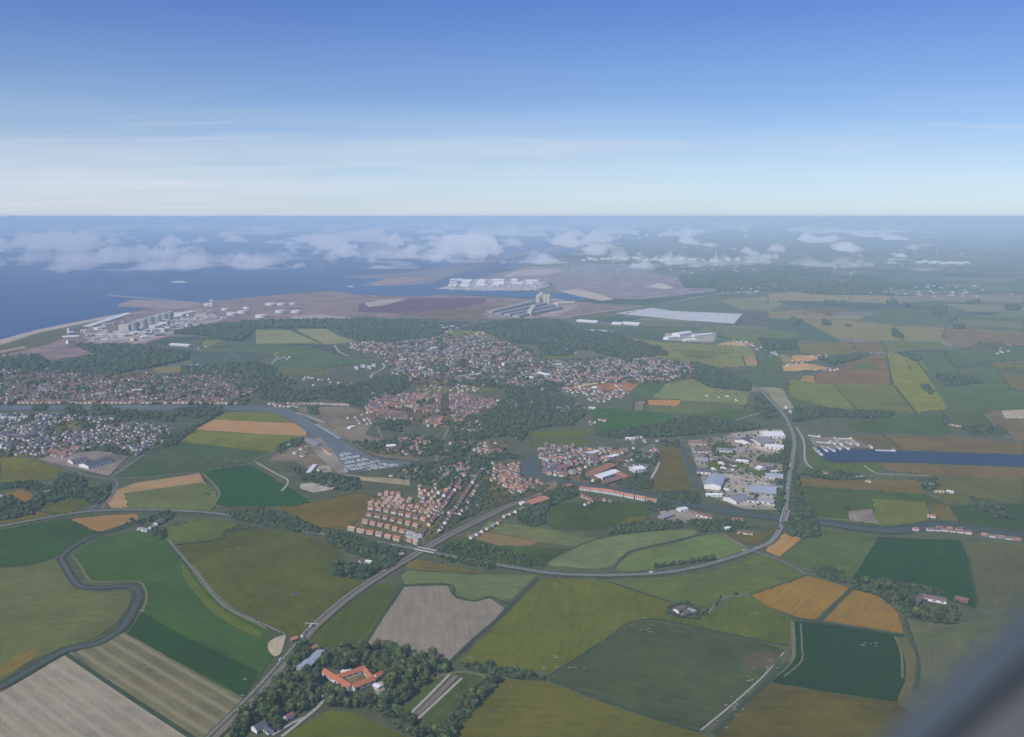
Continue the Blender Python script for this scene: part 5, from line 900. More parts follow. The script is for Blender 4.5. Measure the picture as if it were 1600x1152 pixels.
B = [('warehouse', (1113, 766), (1121, 750), 46, 12, WR, ROOFB, 'big white gabled warehouse with blue grey roof beside the vertical canal', 'warehouse'),
 ('warehouse', (1103, 776), (1127, 776), 16, 5, WR, ROOFW, 'long low white shed in front of the big gabled warehouse', 'warehouse'),
 ('warehouse', (1140, 786), (1163, 780), 46, 8, WR, GS, 'white walled shed with flat grey roof nearest the canal', 'warehouse'),
 ('warehouse', (1170, 768), (1212, 771), 70, 8, GR, ROOFB, 'widest pale grey roofed hall in the industrial estate', 'warehouse'),
 ('warehouse', (1160, 694), (1172, 690), 60, 7, WR, SL, 'dark roofed hall with white front at the top of the industrial estate', 'warehouse'),
 ('warehouse', (1176, 694), (1198, 690), 70, 7, CR, GS, 'cream walled hall beside the dark roofed hall', 'warehouse'),
 ('warehouse', (1190, 682), (1222, 682), 70, 8, WR, ROOFW, 'bright white roofed factory hall left of the main road', 'warehouse'),
 ('warehouse', (1196, 700), (1224, 702), 34, 8, WR, ROOFW, 'narrow white roofed hall south of the bright factory hall', 'warehouse'),
 ('warehouse', (1196, 746), (1223, 748), 34, 7, WR, ROOFB, 'long pale blue roofed shed beside the main road', 'warehouse'),
 ('warehouse', (1186, 784), (1210, 788), 30, 6, WR, GS, 'grey roofed shed at the foot of the industrial estate', 'warehouse'),
 ('warehouse', (1087, 721), (1106, 722), 38, 6, GR, GS, 'grey shed just right of the vertical canal', 'warehouse'),
 ('warehouse', (1089, 739), (1110, 740), 30, 7, WR, SL, 'white shed with dark roof above the big gabled warehouse', 'warehouse'),
 ('warehouse', (1127, 733), (1147, 737), 12, 4, WR, ROOFW, 'thin white building alone on grass inside the industrial estate', 'warehouse'),
 ('warehouse', (1075, 694), (1109, 696), 16, 5, CR, RT, 'red roofed terrace at the top left of the industrial estate', 'building'),
 ('warehouse', (1083, 706), (1109, 706), 44, 6, WR, BT, 'brown roofed workshop below the red roofed terrace', 'warehouse'),
 ('warehouse', (1120, 705), (1145, 707), 28, 6, WR, GS, 'grey roofed workshop in the middle of the industrial estate', 'warehouse'),
 ('warehouse', (1150, 722), (1170, 724), 20, 5, WR, ROOFW, 'small white workshop below the trees of the industrial estate', 'warehouse'),
 ('warehouse', (1168, 784), (1184, 785), 20, 6, WR, SL, 'small dark roofed unit beside the canal bank', 'warehouse'),
 ('warehouse', (1185, 733), (1192, 735), 30, 5, WR, ROOFW, 'tiny white shed near the middle of the industrial estate', 'warehouse'),
 ('warehouse', (977, 688), (991, 688), 14, 7, WR, ROOFW, 'white building beside the long straight waterway of trees', 'building'),
 ('factory', (922, 746), (955, 731), 34, 9, BR, OT, 'old factory with long orange roof beside the straight road', 'factory'),
 ('factory', (935, 750), (962, 741), 30, 9, WR, ROOFW, 'old factory hall with white roof beside the orange one', 'factory'),
 ('factory', (960, 742), (982, 750), 26, 7, BR, OT, 'orange roofed wing right of the white factory hall', 'factory'),
 ('factory', (944, 757), (968, 750), 24, 6, BR, RT, 'dark red roofed shed on the canal side of the factory', 'factory'),
 ('warehouse', (987, 738), (1004, 736), 34, 10, WR, ROOFW, 'plain white cube shaped building right of the old factory', 'building'),
 ('warehouse', (921, 724), (942, 722), 26, 7, WR, SL, 'white hall with dark roof left of the straight road', 'warehouse'),
 ('warehouse', (948, 718), (964, 714), 20, 6, WR, ROOFW, 'white shed on the left side of the straight road', 'warehouse'),
 ('warehouse', (872, 736), (890, 731), 26, 8, BR, RT, 'red roofed mill by the river basin', 'building'),
 ('warehouse', (857, 741), (870, 730), 20, 8, GR, SL, 'dark grey hall at the river basin corner', 'building'),
 ('warehouse', (917, 712), (934, 708), 22, 6, WR, ROOFW, 'white roofed hall in the old quarter north of the basin', 'building'),
 ('supermarket', (110, 725), (136, 720), 40, 7, WR, SL, 'smaller dark roofed shop with white walls by the left roundabout', 'shop'),
 ('supermarket', (131, 732), (172, 721), 46, 8, WR, SL, 'larger dark roofed shop with white walls by the left roundabout', 'shop'),
 ('apartment_block', (1, 656), (11, 656), 14, 13, WR, GS, 'white flats block at the left edge of the town', 'flats'),
 ('apartment_block', (17, 657), (27, 657), 14, 13, WR, GS, 'second white flats block from the left edge', 'flats'),
 ('apartment_block', (35, 654), (44, 654), 14, 11, WR, GS, 'third white flats block from the left edge', 'flats'),
 ('school', (0, 684), (15, 678), 30, 7, GR, SL, 'dark blue roofed hall at the left edge of the lower town', 'hall'),
 ('school', (33, 689), (54, 682), 30, 8, GR, SL, 'dark blue roofed hall in the lower left town', 'hall'),
 ('apartment_block', (554, 578), (560, 578), 16, 16, WR, GS, 'leftmost of the white flats above the forest', 'flats'), ('apartment_block', (564, 575), (571, 575), 16, 16, WR, GS, 'second of the white flats above the forest', 'flats'),
 ('apartment_block', (574, 577), (580, 577), 16, 16, WR, GS, 'third of the white flats above the forest', 'flats'), ('apartment_block', (581, 574), (587, 574), 16, 16, WR, GS, 'rightmost of the white flats above the forest', 'flats'),
 ('warehouse', (673, 516), (694, 515), 40, 9, WR, ROOFW, 'bright white hall north of the central town', 'warehouse'), ('warehouse', (660, 511), (674, 510), 36, 8, WR, ROOFW, 'pale shed beside the bright hall north of the town', 'warehouse'),
 ('boatyard_shed', (481, 690), (500, 698), 24, 7, GR, GS, 'grey boatyard shed left of the marina', 'shed'), ('boatyard_shed', (545, 671), (552, 669), 16, 6, WR, ROOFW, 'white shed on the gravel spit of the harbour', 'shed'), ('boatyard_shed', (604, 700), (618, 699), 22, 6, WR, ROOFW, 'white roofed shed on the inner quay', 'shed'),
 ('boatyard_shed', (482, 742), (492, 730), 12, 6, WR, ROOFW, 'narrow white shed in the yard left of the marina', 'shed'), ('boatyard_shed', (497, 737), (508, 735), 12, 5, WR, GS, 'grey roofed shed in the yard left of the marina', 'shed'), ('boatyard_shed', (506, 704), (518, 712), 10, 5, WR, OT, 'orange roofed shed at the harbour corner', 'shed'),
 ('barn', (1441, 936), (1479, 943), 20, 6, WR, BT, 'long white walled barn with brown roof in the right copse', 'barn'), ('barn', (1428, 949), (1441, 935), 12, 6, BR, BT, 'brown barn left of the long white walled barn', 'barn'), ('barn', (1493, 938), (1513, 943), 16, 5, BR, RT, 'dull red barn right of the long white walled barn', 'barn'),
 ('farmhouse', (1056, 959), (1069, 953), 13, 6, WR, BT, 'brown roofed farmhouse among hedges in the middle fields', 'farmhouse'), ('barn', (1066, 966), (1074, 960), 9, 5, WR, BT, 'small barn in front of the lone farmhouse', 'barn'), ('barn', (1076, 956), (1087, 960), 8, 5, CR, GS, 'cream barn right of the lone farmhouse', 'barn'),
 ('barn', (217, 829), (232, 832), 10, 5, WR, GS, 'grey roofed white barn beside the small field track', 'barn'), ('barn', (234, 828), (244, 825), 10, 5, WR, GS, 'middle white barn of the farm on the track', 'barn'), ('farmhouse', (243, 822), (256, 815), 11, 6, WR, BT, 'farmhouse with brown roof and white gable on the track', 'farmhouse'),
 ('house', (562, 881), (571, 879), 9, 5, WR, BT, 'brown roofed cottage in the gardens left of the railway', 'house'), ('house', (572, 880), (581, 881), 9, 4, WR, ROOFW, 'white roofed cottage in the gardens left of the railway', 'house'), ('house', (595, 875), (602, 873), 8, 5, WR, BT, 'cottage under the trees below the flyover', 'house'), ('house', (623, 870), (631, 869), 8, 5, CR, GS, 'cottage beside the railway below the flyover', 'house'),
 ('house', (69, 772), (78, 770), 12, 6, WR, RT, 'red roofed white house hidden in the left wood', 'house'), ('house', (0, 777), (6, 779), 10, 5, WR, GS, 'pale house at the left edge of the wood', 'house'),
 ('barn', (1449, 809), (1461, 810), 12, 6, WR, OT, 'orange roofed barn beside the right waterway', 'barn'), ('barn', (1338, 748), (1348, 747), 10, 5, WR, GS, 'white barn in the hedge south of the blue canal', 'barn'), ('house', (1352, 754), (1361, 755), 9, 5, WR, OT, 'orange roofed house south of the blue canal', 'house'), ('barn', (1287, 742), (1294, 742), 16, 6, CR, RT, 'pink barn in the hedge left of the white barn', 'barn'),
 ('barn', (1438, 758), (1445, 758), 8, 5, WR, SL, 'dark roofed barn in the clump south of the blue canal', 'barn'), ('barn', (1452, 759), (1459, 760), 8, 5, WR, GS, 'grey roofed barn in the clump south of the blue canal', 'barn'), ('barn', (1461, 771), (1474, 771), 10, 5, CR, YEL, 'yellow roofed barn at the corner of the field lane', 'barn'), ('barn', (1479, 770), (1490, 772), 10, 5, WR, ROOFW, 'white barn right of the yellow roofed one', 'barn'),
 ('barn', (1484, 665), (1503, 668), 18, 6, CR, BT, 'brown roofed farm north of the blue canal', 'barn'), ('house', (1090, 807), (1113, 812), 14, 6, WR, RT, 'long red roofed house by the canal tree belt', 'house'), ('warehouse', (1060, 800), (1072, 798), 18, 6, WR, ROOFW, 'white shed in the yard south of the canal', 'shed'), ('warehouse', (1032, 812), (1050, 806), 20, 5, GR, GS, 'grey shed in the yard south of the canal', 'shed'),
 ('house', (1145, 815), (1160, 815), 12, 5, CR, OT, 'orange roofed house by the canal bridge', 'house'), ('barn', (1152, 834), (1176, 836), 14, 5, CR, RT, 'dull red roofed barn near the small gold field', 'barn'), ('barn', (1133, 829), (1140, 828), 12, 5, WR, ROOFW, 'white barn at the canal side track', 'barn'),
 ('warehouse', (825, 791), (852, 782), 32, 7, BR, OT, 'red brick hall with orange roof beside the straight road', 'building'), ('warehouse', (880, 764), (892, 762), 14, 7, BR, OT, 'small orange roofed house at the canal bridge end', 'house'), ('shed', (813, 790), (820, 788), 12, 5, WR, ROOFW, 'tiny white shed beside the red brick hall', 'shed'),
 ('factory', (905, 607), (932, 602), 24, 8, CR, YEL, 'long yellow roofed hall below the eastern town', 'factory'), ('factory', (935, 592), (965, 596), 14, 7, BR, OT, 'long orange shed beside the eastern town', 'factory'), ('factory', (842, 586), (860, 590), 30, 10, WR, ROOFW, 'white hall at the left end of the eastern town', 'building'), ('factory', (822, 592), (836, 593), 24, 8, WR, ROOFW, 'pale hall beside the white one in the eastern town', 'building'),
 ('warehouse', (903, 503), (935, 505), 60, 9, WR, ROOFW, 'leftmost white distribution shed east of the woods', 'warehouse'), ('warehouse', (958, 507), (973, 508), 60, 9, WR, ROOFW, 'middle white distribution shed east of the woods', 'warehouse'), ('warehouse', (974, 507), (1001, 509), 70, 10, WR, ROOFW, 'rightmost white distribution shed east of the woods', 'warehouse'),
 ('warehouse', (912, 518), (930, 519), 50, 8, WR, ROOFB, 'pale blue roofed shed below the distribution sheds', 'warehouse'), ('warehouse', (933, 519), (950, 520), 60, 8, GR, ROOFB, 'blue shed right of the pale blue roofed one', 'warehouse'),
 ('factory', (1040, 531), (1056, 529), 40, 12, WR, ROOFW, 'left hall of the white factory in the eastern fields', 'factory'), ('factory', (1056, 527), (1076, 524), 60, 20, WR, ROOFW, 'tallest hall of the white factory in the eastern fields', 'factory'), ('factory', (1068, 534), (1086, 533), 40, 10, WR, ROOFW, 'front hall of the white factory in the eastern fields', 'factory'), ('factory', (1082, 527), (1112, 524), 30, 10, WR, ROOFW, 'right hall of the white factory in the eastern fields', 'factory'),
 ('house', (1226, 640), (1229, 640), 14, 9, WR, WR, 'tiny white house at the bend of the main road', 'house'), ('house', (1233, 646), (1237, 646), 12, 12, WR, SL, 'tiny white house with dark roof by the main road wood', 'house'),
 ('flats', (920, 640), (930, 640), 12, 7, WR, ROOFW, 'white house at the edge of the central forest', 'house'),
]
for r_ in B: bld(*r_)
for k in range(26):
    px, py = random.uniform(1085, 1215), random.uniform(690, 794); x, y = G(px, py)
    if px < 1085 + (py - 690) * .22 or 738 < py < 782 and 1096 < px < 1135: continue
    L_ = random.uniform(10, 26); e = empty('site_shed', (x, y, Z[0] + .05), random.choice((.1, 1.67))); gable_parts(L_, L_ * .55, random.uniform(3.5, 6), .6, random.choice([WR, GR, CR]), random.choice([ROOFW, GS, SL]), e)
    tag(e, 'small shed or stack in the yards of the industrial estate', 'shed', 'small sheds in the industrial estate')
for i_, (a_, b_, w_, h_, lb_) in enumerate([((640, 583), (650, 582), 14, 14, 'cream flats at the south edge of the central town'), ((655, 580), (664, 579), 14, 15, 'second cream flats at the south edge of the central town'), ((716, 592), (730, 591), 14, 12, 'long pale block below the central town'), ((735, 590), (750, 588), 14, 12, 'pale block right of the long one below the central town'),
    ((786, 572), (797, 570), 16, 15, 'white block in the eastern half of the central town'), ((672, 548), (682, 547), 18, 13, 'white block left of the main street in the town'), ((704, 553), (716, 551), 18, 13, 'white block right of the main street in the town'), ((624, 566), (634, 565), 16, 12, 'cream block at the west side of the central town'), ((150, 618), (166, 617), 16, 10, 'long white block in the upper left town'), ((206, 614), (222, 613), 16, 10, 'long white block beside the left town trees'), ((60, 612), (72, 611), 16, 12, 'pale block in the upper left town'), ((868, 573), (884, 572), 16, 10, 'white block at the top of the eastern town'), ((1010, 580), (1026, 579), 18, 8, 'white roofed hall at the right end of the eastern town')]):
    bld('apartment_block', a_, b_, w_, h_, WR if i_ % 3 else CR, ROOFW if i_ % 2 else GS, lb_, 'flats')
# long barn with a pale blue roof, house at the crossing, houses at the lower edge
bld('barn', (471, 1050), (502, 1023), 19, 5, GR, ROOFB, 'long barn with pale blue roof beside the railway', 'barn', rise=3.2)
bld('house', (455, 1004), (464, 1001), 9, 4.5, BR, OT, 'red roofed crossing keeper house left of the railway', 'house', rise=3)
bld('house', (487, 1018), (494, 1014), 9, 4.5, BR, OT, 'red roofed house between the crossing and the long barn', 'house', rise=3)
bld('house', (397, 1146), (414, 1137), 14, 6, WR, SL, 'white villa with dark slate roof at the lower edge', 'house', rise=4.5)
bld('house', (416, 1143), (424, 1149), 10, 5, WR, SL, 'white wing beside the slate roofed villa', 'house', rise=3)
bld('house', (446, 1127), (458, 1121), 9, 4.5, WR, RT, 'white bungalow with red roof on the farm drive', 'house', rise=2.6)
# courtyard farm
fc = G(556, 1068)
def wing(root, p0, p1, w, h, rise, wm=WR, rm=None):
    rm = FT
    q0, q1 = G(*p0), G(*p1); a = math.atan2(q1[1] - q0[1], q1[0] - q0[0]); L = math.dist(q0, q1)
    t_ = empty('tmp', (0, 0, 0)); rf = gable_parts(L, w, h, rise, wm, rm, t_); e = [c for c in t_.children if c is not rf][0]; e.name = 'wing'
    e.parent = root; e.location = (q0[0] - root.location[0], q0[1] - root.location[1], 0); e.rotation_euler = (0, 0, a); rf.parent = e; bpy.data.objects.remove(t_); return e
FT = obj_mat('farm_tiles', (.44, .15, .075), .10)
fr = empty('courtyard_farm', (fc[0], fc[1], Z[0] + .05)); tag(fr, 'courtyard farm with white walls and orange tiled roofs inside the wood', 'farm')
for p0, p1, w, h, rise in [((508, 1055), (525, 1066), 11, 6, 4), ((525, 1066), (549, 1081), 12, 7, 4.6), ((551, 1080), (584, 1067), 12, 6.5, 4.4), ((529, 1064), (570, 1050), 11, 6, 4), ((584, 1068), (571, 1052), 9, 5.5, 3.2), ((586, 1063), (598, 1056), 10, 5.5, 3.6)]:
    wing(fr, p0, p1, w, h, rise)
# farm sheds
bld('shed', (535, 1054), (546, 1049), 9, 3, WR, ROOFW, 'flat white shed behind the courtyard farm', 'shed', rise=.5)
bld('shed', (586, 1074), (594, 1078), 9, 3.5, WR, ROOFW, 'small white shed right of the courtyard farm', 'shed', rise=.8)

def cyl(bm, x, y, z0, z1, r0, r1=None, n=20):
    r1 = r0 if r1 is None else r1
    a = [bm.verts.new((x + r0 * math.cos(i * 2 * math.pi / n), y + r0 * math.sin(i * 2 * math.pi / n), z0)) for i in range(n)]; b = [bm.verts.new((x + r1 * math.cos(i * 2 * math.pi / n), y + r1 * math.sin(i * 2 * math.pi / n), z1)) for i in range(n)]
    for i in range(n): bm.faces.new((a[i], a[(i + 1) % n], b[(i + 1) % n], b[i]))
    bm.faces.new(b); bm.faces.new(a[::-1])
def bx(bm, x0, x1, y0, y1, z0, z1):
    v = [bm.verts.new((x, y, z)) for z in (z0, z1) for y in (y0, y1) for x in (x0, x1)]
    for f in [(0, 2, 3, 1), (4, 5, 7, 6), (0, 1, 5, 4), (2, 6, 7, 3), (0, 4, 6, 2), (1, 3, 7, 5)]: bm.faces.new([v[i] for i in f])
def part(name, fn, m, parent):
    bm = bmesh.new(); fn(bm); me = bpy.data.meshes.new(name); bm.to_mesh(me); bm.free(); me.materials.append(m); return link(name, me, parent)
WP = obj_mat('white_paint', (.66, .66, .64), .06, .5, .4); GP = obj_mat('grey_steel', (.30, .30, .31), .1, .6, .4); CREAMC = obj_mat('pale_concrete', (.50, .46, .38), .06); BROWNC = obj_mat('brown_cladding', (.20, .15, .16), .06); REDP = obj_mat('red_paint', (.35, .06, .04), .1, .5, .4); BLUEP = obj_mat('blue_paint', (.05, .09, .22), .2, .5, .4)
# power station: six reactor blocks in a row
for i, (px, py) in enumerate([(196, 519), (210, 515), (222, 511), (233, 508), (243, 505), (252, 502)]):
    x, y = G(px, py); k = 1.0; e = empty('reactor_block', (x, y, 1), dirang((196, 519), (252, 502))); e.scale = (1.25, 1.3, 1.45)
    part('hall', lambda b: bx(b, -24, 24, -26, 26, 0, 34), CREAMC if i % 2 == 0 else GR, e)
    part('turbine_hall', lambda b: bx(b, -26, 30, 27, 80, 0, 30), BROWNC, e)
    part('dome', lambda b: (cyl(b, 0, -50, 0, 46, 19), cyl(b, 0, -50, 46.1, 52, 19, 6)), GR, e)
    tag(e, 'pale reactor block with round tower in the row on the coast', 'power station', 'reactor blocks in the power station row')
for i, (p0, p1, w, h, wm, rm, lb) in enumerate([((137, 511), (198, 492), 60, 6, WR, ROOFW, 'long white quay wall roof along the beach'), ((150, 516), (165, 514), 30, 14, WR, ROOFW, 'white hall left of the reactors'), ((136, 526), (146, 525), 30, 12, WR, ROOFW, 'small white hall left below the reactors'),
    ((205, 524), (215, 522), 40, 14, CR, ROOFW, 'cream hall in front of the first reactor'), ((236, 515), (248, 512), 60, 20, WR, ROOFW, 'white hall in front of the last reactors'), ((255, 507), (262, 504), 50, 22, WR, ROOFW, 'white cube right of the reactor row'), ((262, 502), (276, 498), 60, 20, WR, ROOFW, 'white hall at the right of the power station'),
    ((278, 495), (298, 490), 60, 16, WR, ROOFW, 'long white hall at the far right of the power station'), ((220, 529), (232, 528), 30, 10, WR, ROOFW, 'low white hall below the middle reactors'), ((268, 540), (298, 542), 40, 8, WR, ROOFW, 'long low white sheds above the left forest'), ((98, 528), (124, 527), 40, 6, CR, ROOFW, 'low pale building near the beach'), ((206, 534), (212, 533), 30, 20, CR, YEL, 'small yellow building below the power station'),
    ((168, 519), (178, 518), 30, 12, CR, GS, 'grey roofed hall beside the white hall left of the reactors'), ((240, 526), (256, 524), 30, 10, GR, GS, 'grey workshop below the last reactors'), ((262, 514), (272, 512), 36, 10, WR, GS, 'grey roofed hall right of the power station')]):
    bld('power_station_hall', p0, p1, w, h, wm, rm, lb, 'hall')
for k in range(120):
    px = min(345, max(105, random.gauss(225, 55))); py = 529 - (px - 110) * .14 + random.uniform(-13, 11); q = G(px, py); HX = random.uniform(20, 55)
    e = empty('site_shed', (q[0], q[1], 1), random.uniform(0, 1)); gable_parts(HX, HX * .6, random.uniform(6, 24), 1, random.choice([WR, WR, GR, CR]), random.choice([ROOFW, GS, ROOFW]), e)
    tag(e, 'small pale shed on the power station site', 'shed', 'site sheds around the reactors')
# storage tanks
def tank(px, py, R, H, label, grp):
    x, y = G(px, py); e = empty('storage_tank', (x, y, 1)); part('shell', lambda b: cyl(b, 0, 0, 0, H, R, n=28), WP, e); part('roof', lambda b: cyl(b, 0, 0, H + .05, H + R * .08, R * .99, R * .1, 28), WP, e); tag(e, label, 'storage tank', grp)
for px, py, R, H in [(363, 493, 42, 20), (379, 490, 40, 20), (408, 496, 44, 18), (438, 489, 40, 18), (463, 489, 40, 18), (352, 485, 32, 16), (386, 483, 30, 16), (423, 477, 44, 16), (440, 477, 40, 16), (458, 476, 30, 14), (325, 478, 34, 20)]:
    tank(px, py, R, H, 'round white oil tank on the brown coastal land', 'oil tanks on the coast')
def tower(name, px, py, R, H, R2, H2, label, cat, m=WP):
    x, y = G(px, py); e = empty(name, (x, y, 1)); part('shaft', lambda b: cyl(b, 0, 0, 0, H, R, R * .85), m, e); part('head', lambda b: (cyl(b, 0, 0, H + .05, H + H2 * .45, R * .85, R2), cyl(b, 0, 0, H + H2 * .45 + .05, H + H2, R2, R2 * .8)), m, e); tag(e, label, cat)
tower('water_tower', 929, 617, 5, 26, 13, 9, 'white mushroom shaped water tower beside the central forest', 'water tower')
tower('lighthouse', 331, 479, 13, 44, 18, 10, 'white round tower on the coast near the jetty', 'tower'); tower('chimney_stack', 1119, 404, 12, 130, 13, 8, 'tall white chimney stack on the far plain', 'chimney')
tower('church_tower', 713, 642, 6, 26, 6.5, 8, 'grey church tower among the fort town roofs', 'church tower', GP); tower('water_tower', 1213, 404, 12, 40, 26, 20, 'far pale water tower on the right plain', 'water tower')
# silos
for i, (px, py, R, H) in enumerate([(841, 473, 22, 62), (846, 472, 24, 80), (852, 473, 20, 66), (857, 473, 20, 66)]):
    x, y = G(px, py); e = empty('silo', (x, y, 1)); part('shell', lambda b: cyl(b, 0, 0, 0, H, R), CREAMC, e); part('cap', lambda b: cyl(b, 0, 0, H + .05, H + 8, R * .9, R * .3), CREAMC, e); tag(e, 'tall pale silo above the smelter halls', 'silo', 'silos of the smelter')
for p0, p1, lb in [((765, 490), (832, 474), 'rearmost long smelter hall'), ((778, 493), (850, 477), 'second long smelter hall from the back'), ((792, 495), (864, 480), 'third long smelter hall from the back'), ((806, 497), (875, 483), 'front long smelter hall')]:
    bld('smelter_hall', p0, p1, 60, 18, GR, GS, lb, 'factory')
bld('smelter_hall', (868, 478), (896, 476), 60, 22, CR, CREAMC, 'cream hall at the right of the smelter', 'factory'); bld('smelter_hall', (827, 494), (834, 484), 30, 34, CR, CREAMC, 'tall narrow cream hall beside the smelter', 'factory')
# container terminal
for i in range(16):
    p0 = (700 + i % 6 * 24 + random.uniform(-4, 4), 440 + (i // 6) * 4 + random.uniform(-1, 1)); bld('terminal_shed', p0, (p0[0] + random.uniform(9, 20), p0[1] + .1), random.uniform(80, 140), 14, WR, ROOFW, 'pale shed or stack on the far harbour terminal', 'shed', group='sheds on the far terminal')
for i in range(7):
    x, y = G(706 + i * 22 + (i % 3) * 4, 455.2); e = empty('quay_crane', (x, y, 1), random.uniform(-.1, .1))
    part('portal', lambda b: [bx(b, sx - 2.5, sx + 2.5, sy - 2.5, sy + 2.5, 0, 52) for sx in (-14, 14) for sy in (-12, 12)] and bx(b, -17, 17, -15, 15, 50, 58), WP, e)
    part('boom', lambda b: bx(b, -3, 3, -70, 40, 58.1, 64), BLUEP, e); part('mast', lambda b: bx(b, -2.5, 2.5, -3, 3, 64.1, 88), WP, e); tag(e, 'tall white gantry crane on the far harbour quay', 'crane', 'quay cranes of the far harbour')
for i in range(26):
    p0 = (910 + i * 9.5 + random.uniform(-4, 4), 407 + random.uniform(-2.5, 2.5)); bld('refinery_shed', p0, (p0[0] + random.uniform(4, 9), p0[1]), random.uniform(60, 160), random.uniform(14, 40), WR, ROOFW, 'pale plant building in the white band on the far plain', 'plant building', group='plant buildings of the far refinery')
for i in range(9):
    p0 = (1432 + i * 9 + random.uniform(-3, 3), 412 + random.uniform(-2.5, 2)); bld('plant_hall', p0, (p0[0] + random.uniform(5, 10), p0[1]), 120, 20, WR, ROOFW, 'pale hall in the far plant on the right plain', 'plant building', group='plant halls on the right plain')
# ferry and small ship
def ship(px, py, L, Bm, H, label, rz=0.06):
    x, y = G(px, py); e = empty('ferry', (x, y, .1), rz); s = Bm / 2
    def hull(b):
        ring = [(-L / 2, -s * .9), (L * .30, -s), (L * .44, -s * .55), (L / 2, 0), (L * .44, s * .55), (L * .30, s), (-L / 2, s * .9)]
        lo = [b.verts.new((p[0] * .96, p[1] * .8, -.5)) for p in ring]; hi = [b.verts.new((p[0], p[1], H)) for p in ring]; n = len(ring)
        for i in range(n): b.faces.new((lo[i], lo[(i + 1) % n], hi[(i + 1) % n], hi[i]))
        b.faces.new(hi)
    part('hull', hull, WP, e); part('superstructure', lambda b: (bx(b, -L * .44, L * .30, -s * .85, s * .85, H + .05, H * 1.9), bx(b, -L * .2, L * .24, -s * .7, s * .7, H * 1.9 + .05, H * 2.4)), WP, e); part('funnel', lambda b: cyl(b, -L * .25, 0, H * 1.9 + .05, H * 3.0, s * .35), WP, e)
    tag(e, label, 'ship')
ship(281, 442, 190, 26, 8, 'large white ferry at sea beyond the jetty'); ship(549, 449, 70, 14, 7, 'small white ship near the harbour mouth')
# marina yachts and pontoons
def yacht_parts():
    b = bmesh.new(); ring = [(-5, -1.4), (1, -1.7), (3.6, -1.0), (5.6, 0), (3.6, 1.0), (1, 1.7), (-5, 1.4)]; lo = [b.verts.new((p[0] * .9, p[1] * .7, -.3)) for p in ring]; hi = [b.verts.new((p[0], p[1], 1.2)) for p in ring]
    for i in range(7): b.faces.new((lo[i], lo[(i + 1) % 7], hi[(i + 1) % 7], hi[i]))
    b.faces.new(hi); h = bpy.data.meshes.new('hull'); b.to_mesh(h); b.free(); h.materials.append(WP)
    b = bmesh.new(); bx(b, -2.4, 2, -1, 1, 1.22, 2.0); c = bpy.data.meshes.new('cabin'); b.to_mesh(c); b.free(); c.materials.append(WP)
    b = bmesh.new(); cyl(b, .6, 0, 1.2, 13, .14, .08, 6); m = bpy.data.meshes.new('mast'); b.to_mesh(m); b.free(); m.materials.append(WP); return h, c, m
YH, YC, YM = yacht_parts()
def yacht(x, y, a, lb, gp, k=1.0):
    e = empty('yacht', (x, y, Z[0] + .3), a); e.scale = (k, k, k); link('hull', YH, e); link('cabin', YC, e); link('mast', YM, e); tag(e, lb, 'yacht', gp)
YL = 'white yacht moored side by side at the marina pontoons'
for (p0, p1) in [((531, 714), (545, 709)), ((534, 719), (560, 713)), ((536, 725), (574, 718)), ((540, 731), (592, 722)), ((538, 736), (605, 726)), ((575, 735), (622, 727))]:
    q0, q1 = G(*p0), G(*p1); L = math.dist(q0, q1); a = math.atan2(q1[1] - q0[1], q1[0] - q0[0]); e = ribbon('pontoon', [p0, p1], 2.6, CONCRETE, z=Z[0] + .6, n=1); tag(e, 'floating pontoon in the marina', 'pontoon', 'pontoons of the marina'); e['kind'] = 'thing'
    n = int(L / 5.4)
    for i in range(n):
        for s in (-1, 1):
            if random.random() < .78:
                u = (i + .5) / n * L; yacht(q0[0] + math.cos(a) * u - math.sin(a) * s * 7, q0[1] + math.sin(a) * u + math.cos(a) * s * 7, a + s * math.pi / 2, YL, 'yachts moored in the marina', random.uniform(.65, 1.1))
for (p0, p1) in [((463, 646), (508, 662)), ((494, 664), (532, 687))]:
    q0, q1 = G(*p0), G(*p1); L = math.dist(q0, q1); a = math.atan2(q1[1] - q0[1], q1[0] - q0[0]); n = int(L / 15)
    for i in range(n):
        u = (i + .5) / n * L; yacht(q0[0] + math.cos(a) * u, q0[1] + math.sin(a) * u, a + math.pi / 2, 'white yacht in the long single line along the harbour channel', 'yachts along the harbour channel', 1.4)
# barges at the end of the blue canal
def barge(p0, p1, w, h, label):
    q0, q1 = G(*p0), G(*p1); L = math.dist(q0, q1); a = math.atan2(q1[1] - q0[1], q1[0] - q0[0]); e = empty('barge', (q0[0], q0[1], Z[0] + .1), a)
    part('hull', lambda b: bx(b, 0, L, -w / 2, w / 2, 0, h), WP, e); part('cover', lambda b: bx(b, L * .12, L * .75, -w * .35, w * .35, h + .05, h + 1.2), GP, e); part('wheelhouse', lambda b: bx(b, L * .82, L * .95, -w * .3, w * .3, h + .05, h + 3.5), WP, e); tag(e, label, 'barge', 'barges at the basin end')
for p in [((1272, 701), (1280, 709)), ((1284, 699), (1292, 707)), ((1293, 700), (1304, 707)), ((1308, 699), (1313, 704)), ((1320, 699), (1326, 704)), ((1276, 706), (1284, 713)), ((1263, 682), (1282, 684)), ((1304, 685), (1316, 698)), ((1310, 687), (1331, 687)), ((1322, 691), (1330, 696)), ((1332, 690), (1341, 698)), ((1359, 697), (1362, 702)), ((1298, 690), (1305, 696)), ((1368, 705), (1399, 706)), ((1276, 692), (1298, 694))]:
    barge(p[0], p[1], 9, 2.5, 'pale barge at the head of the blue canal')
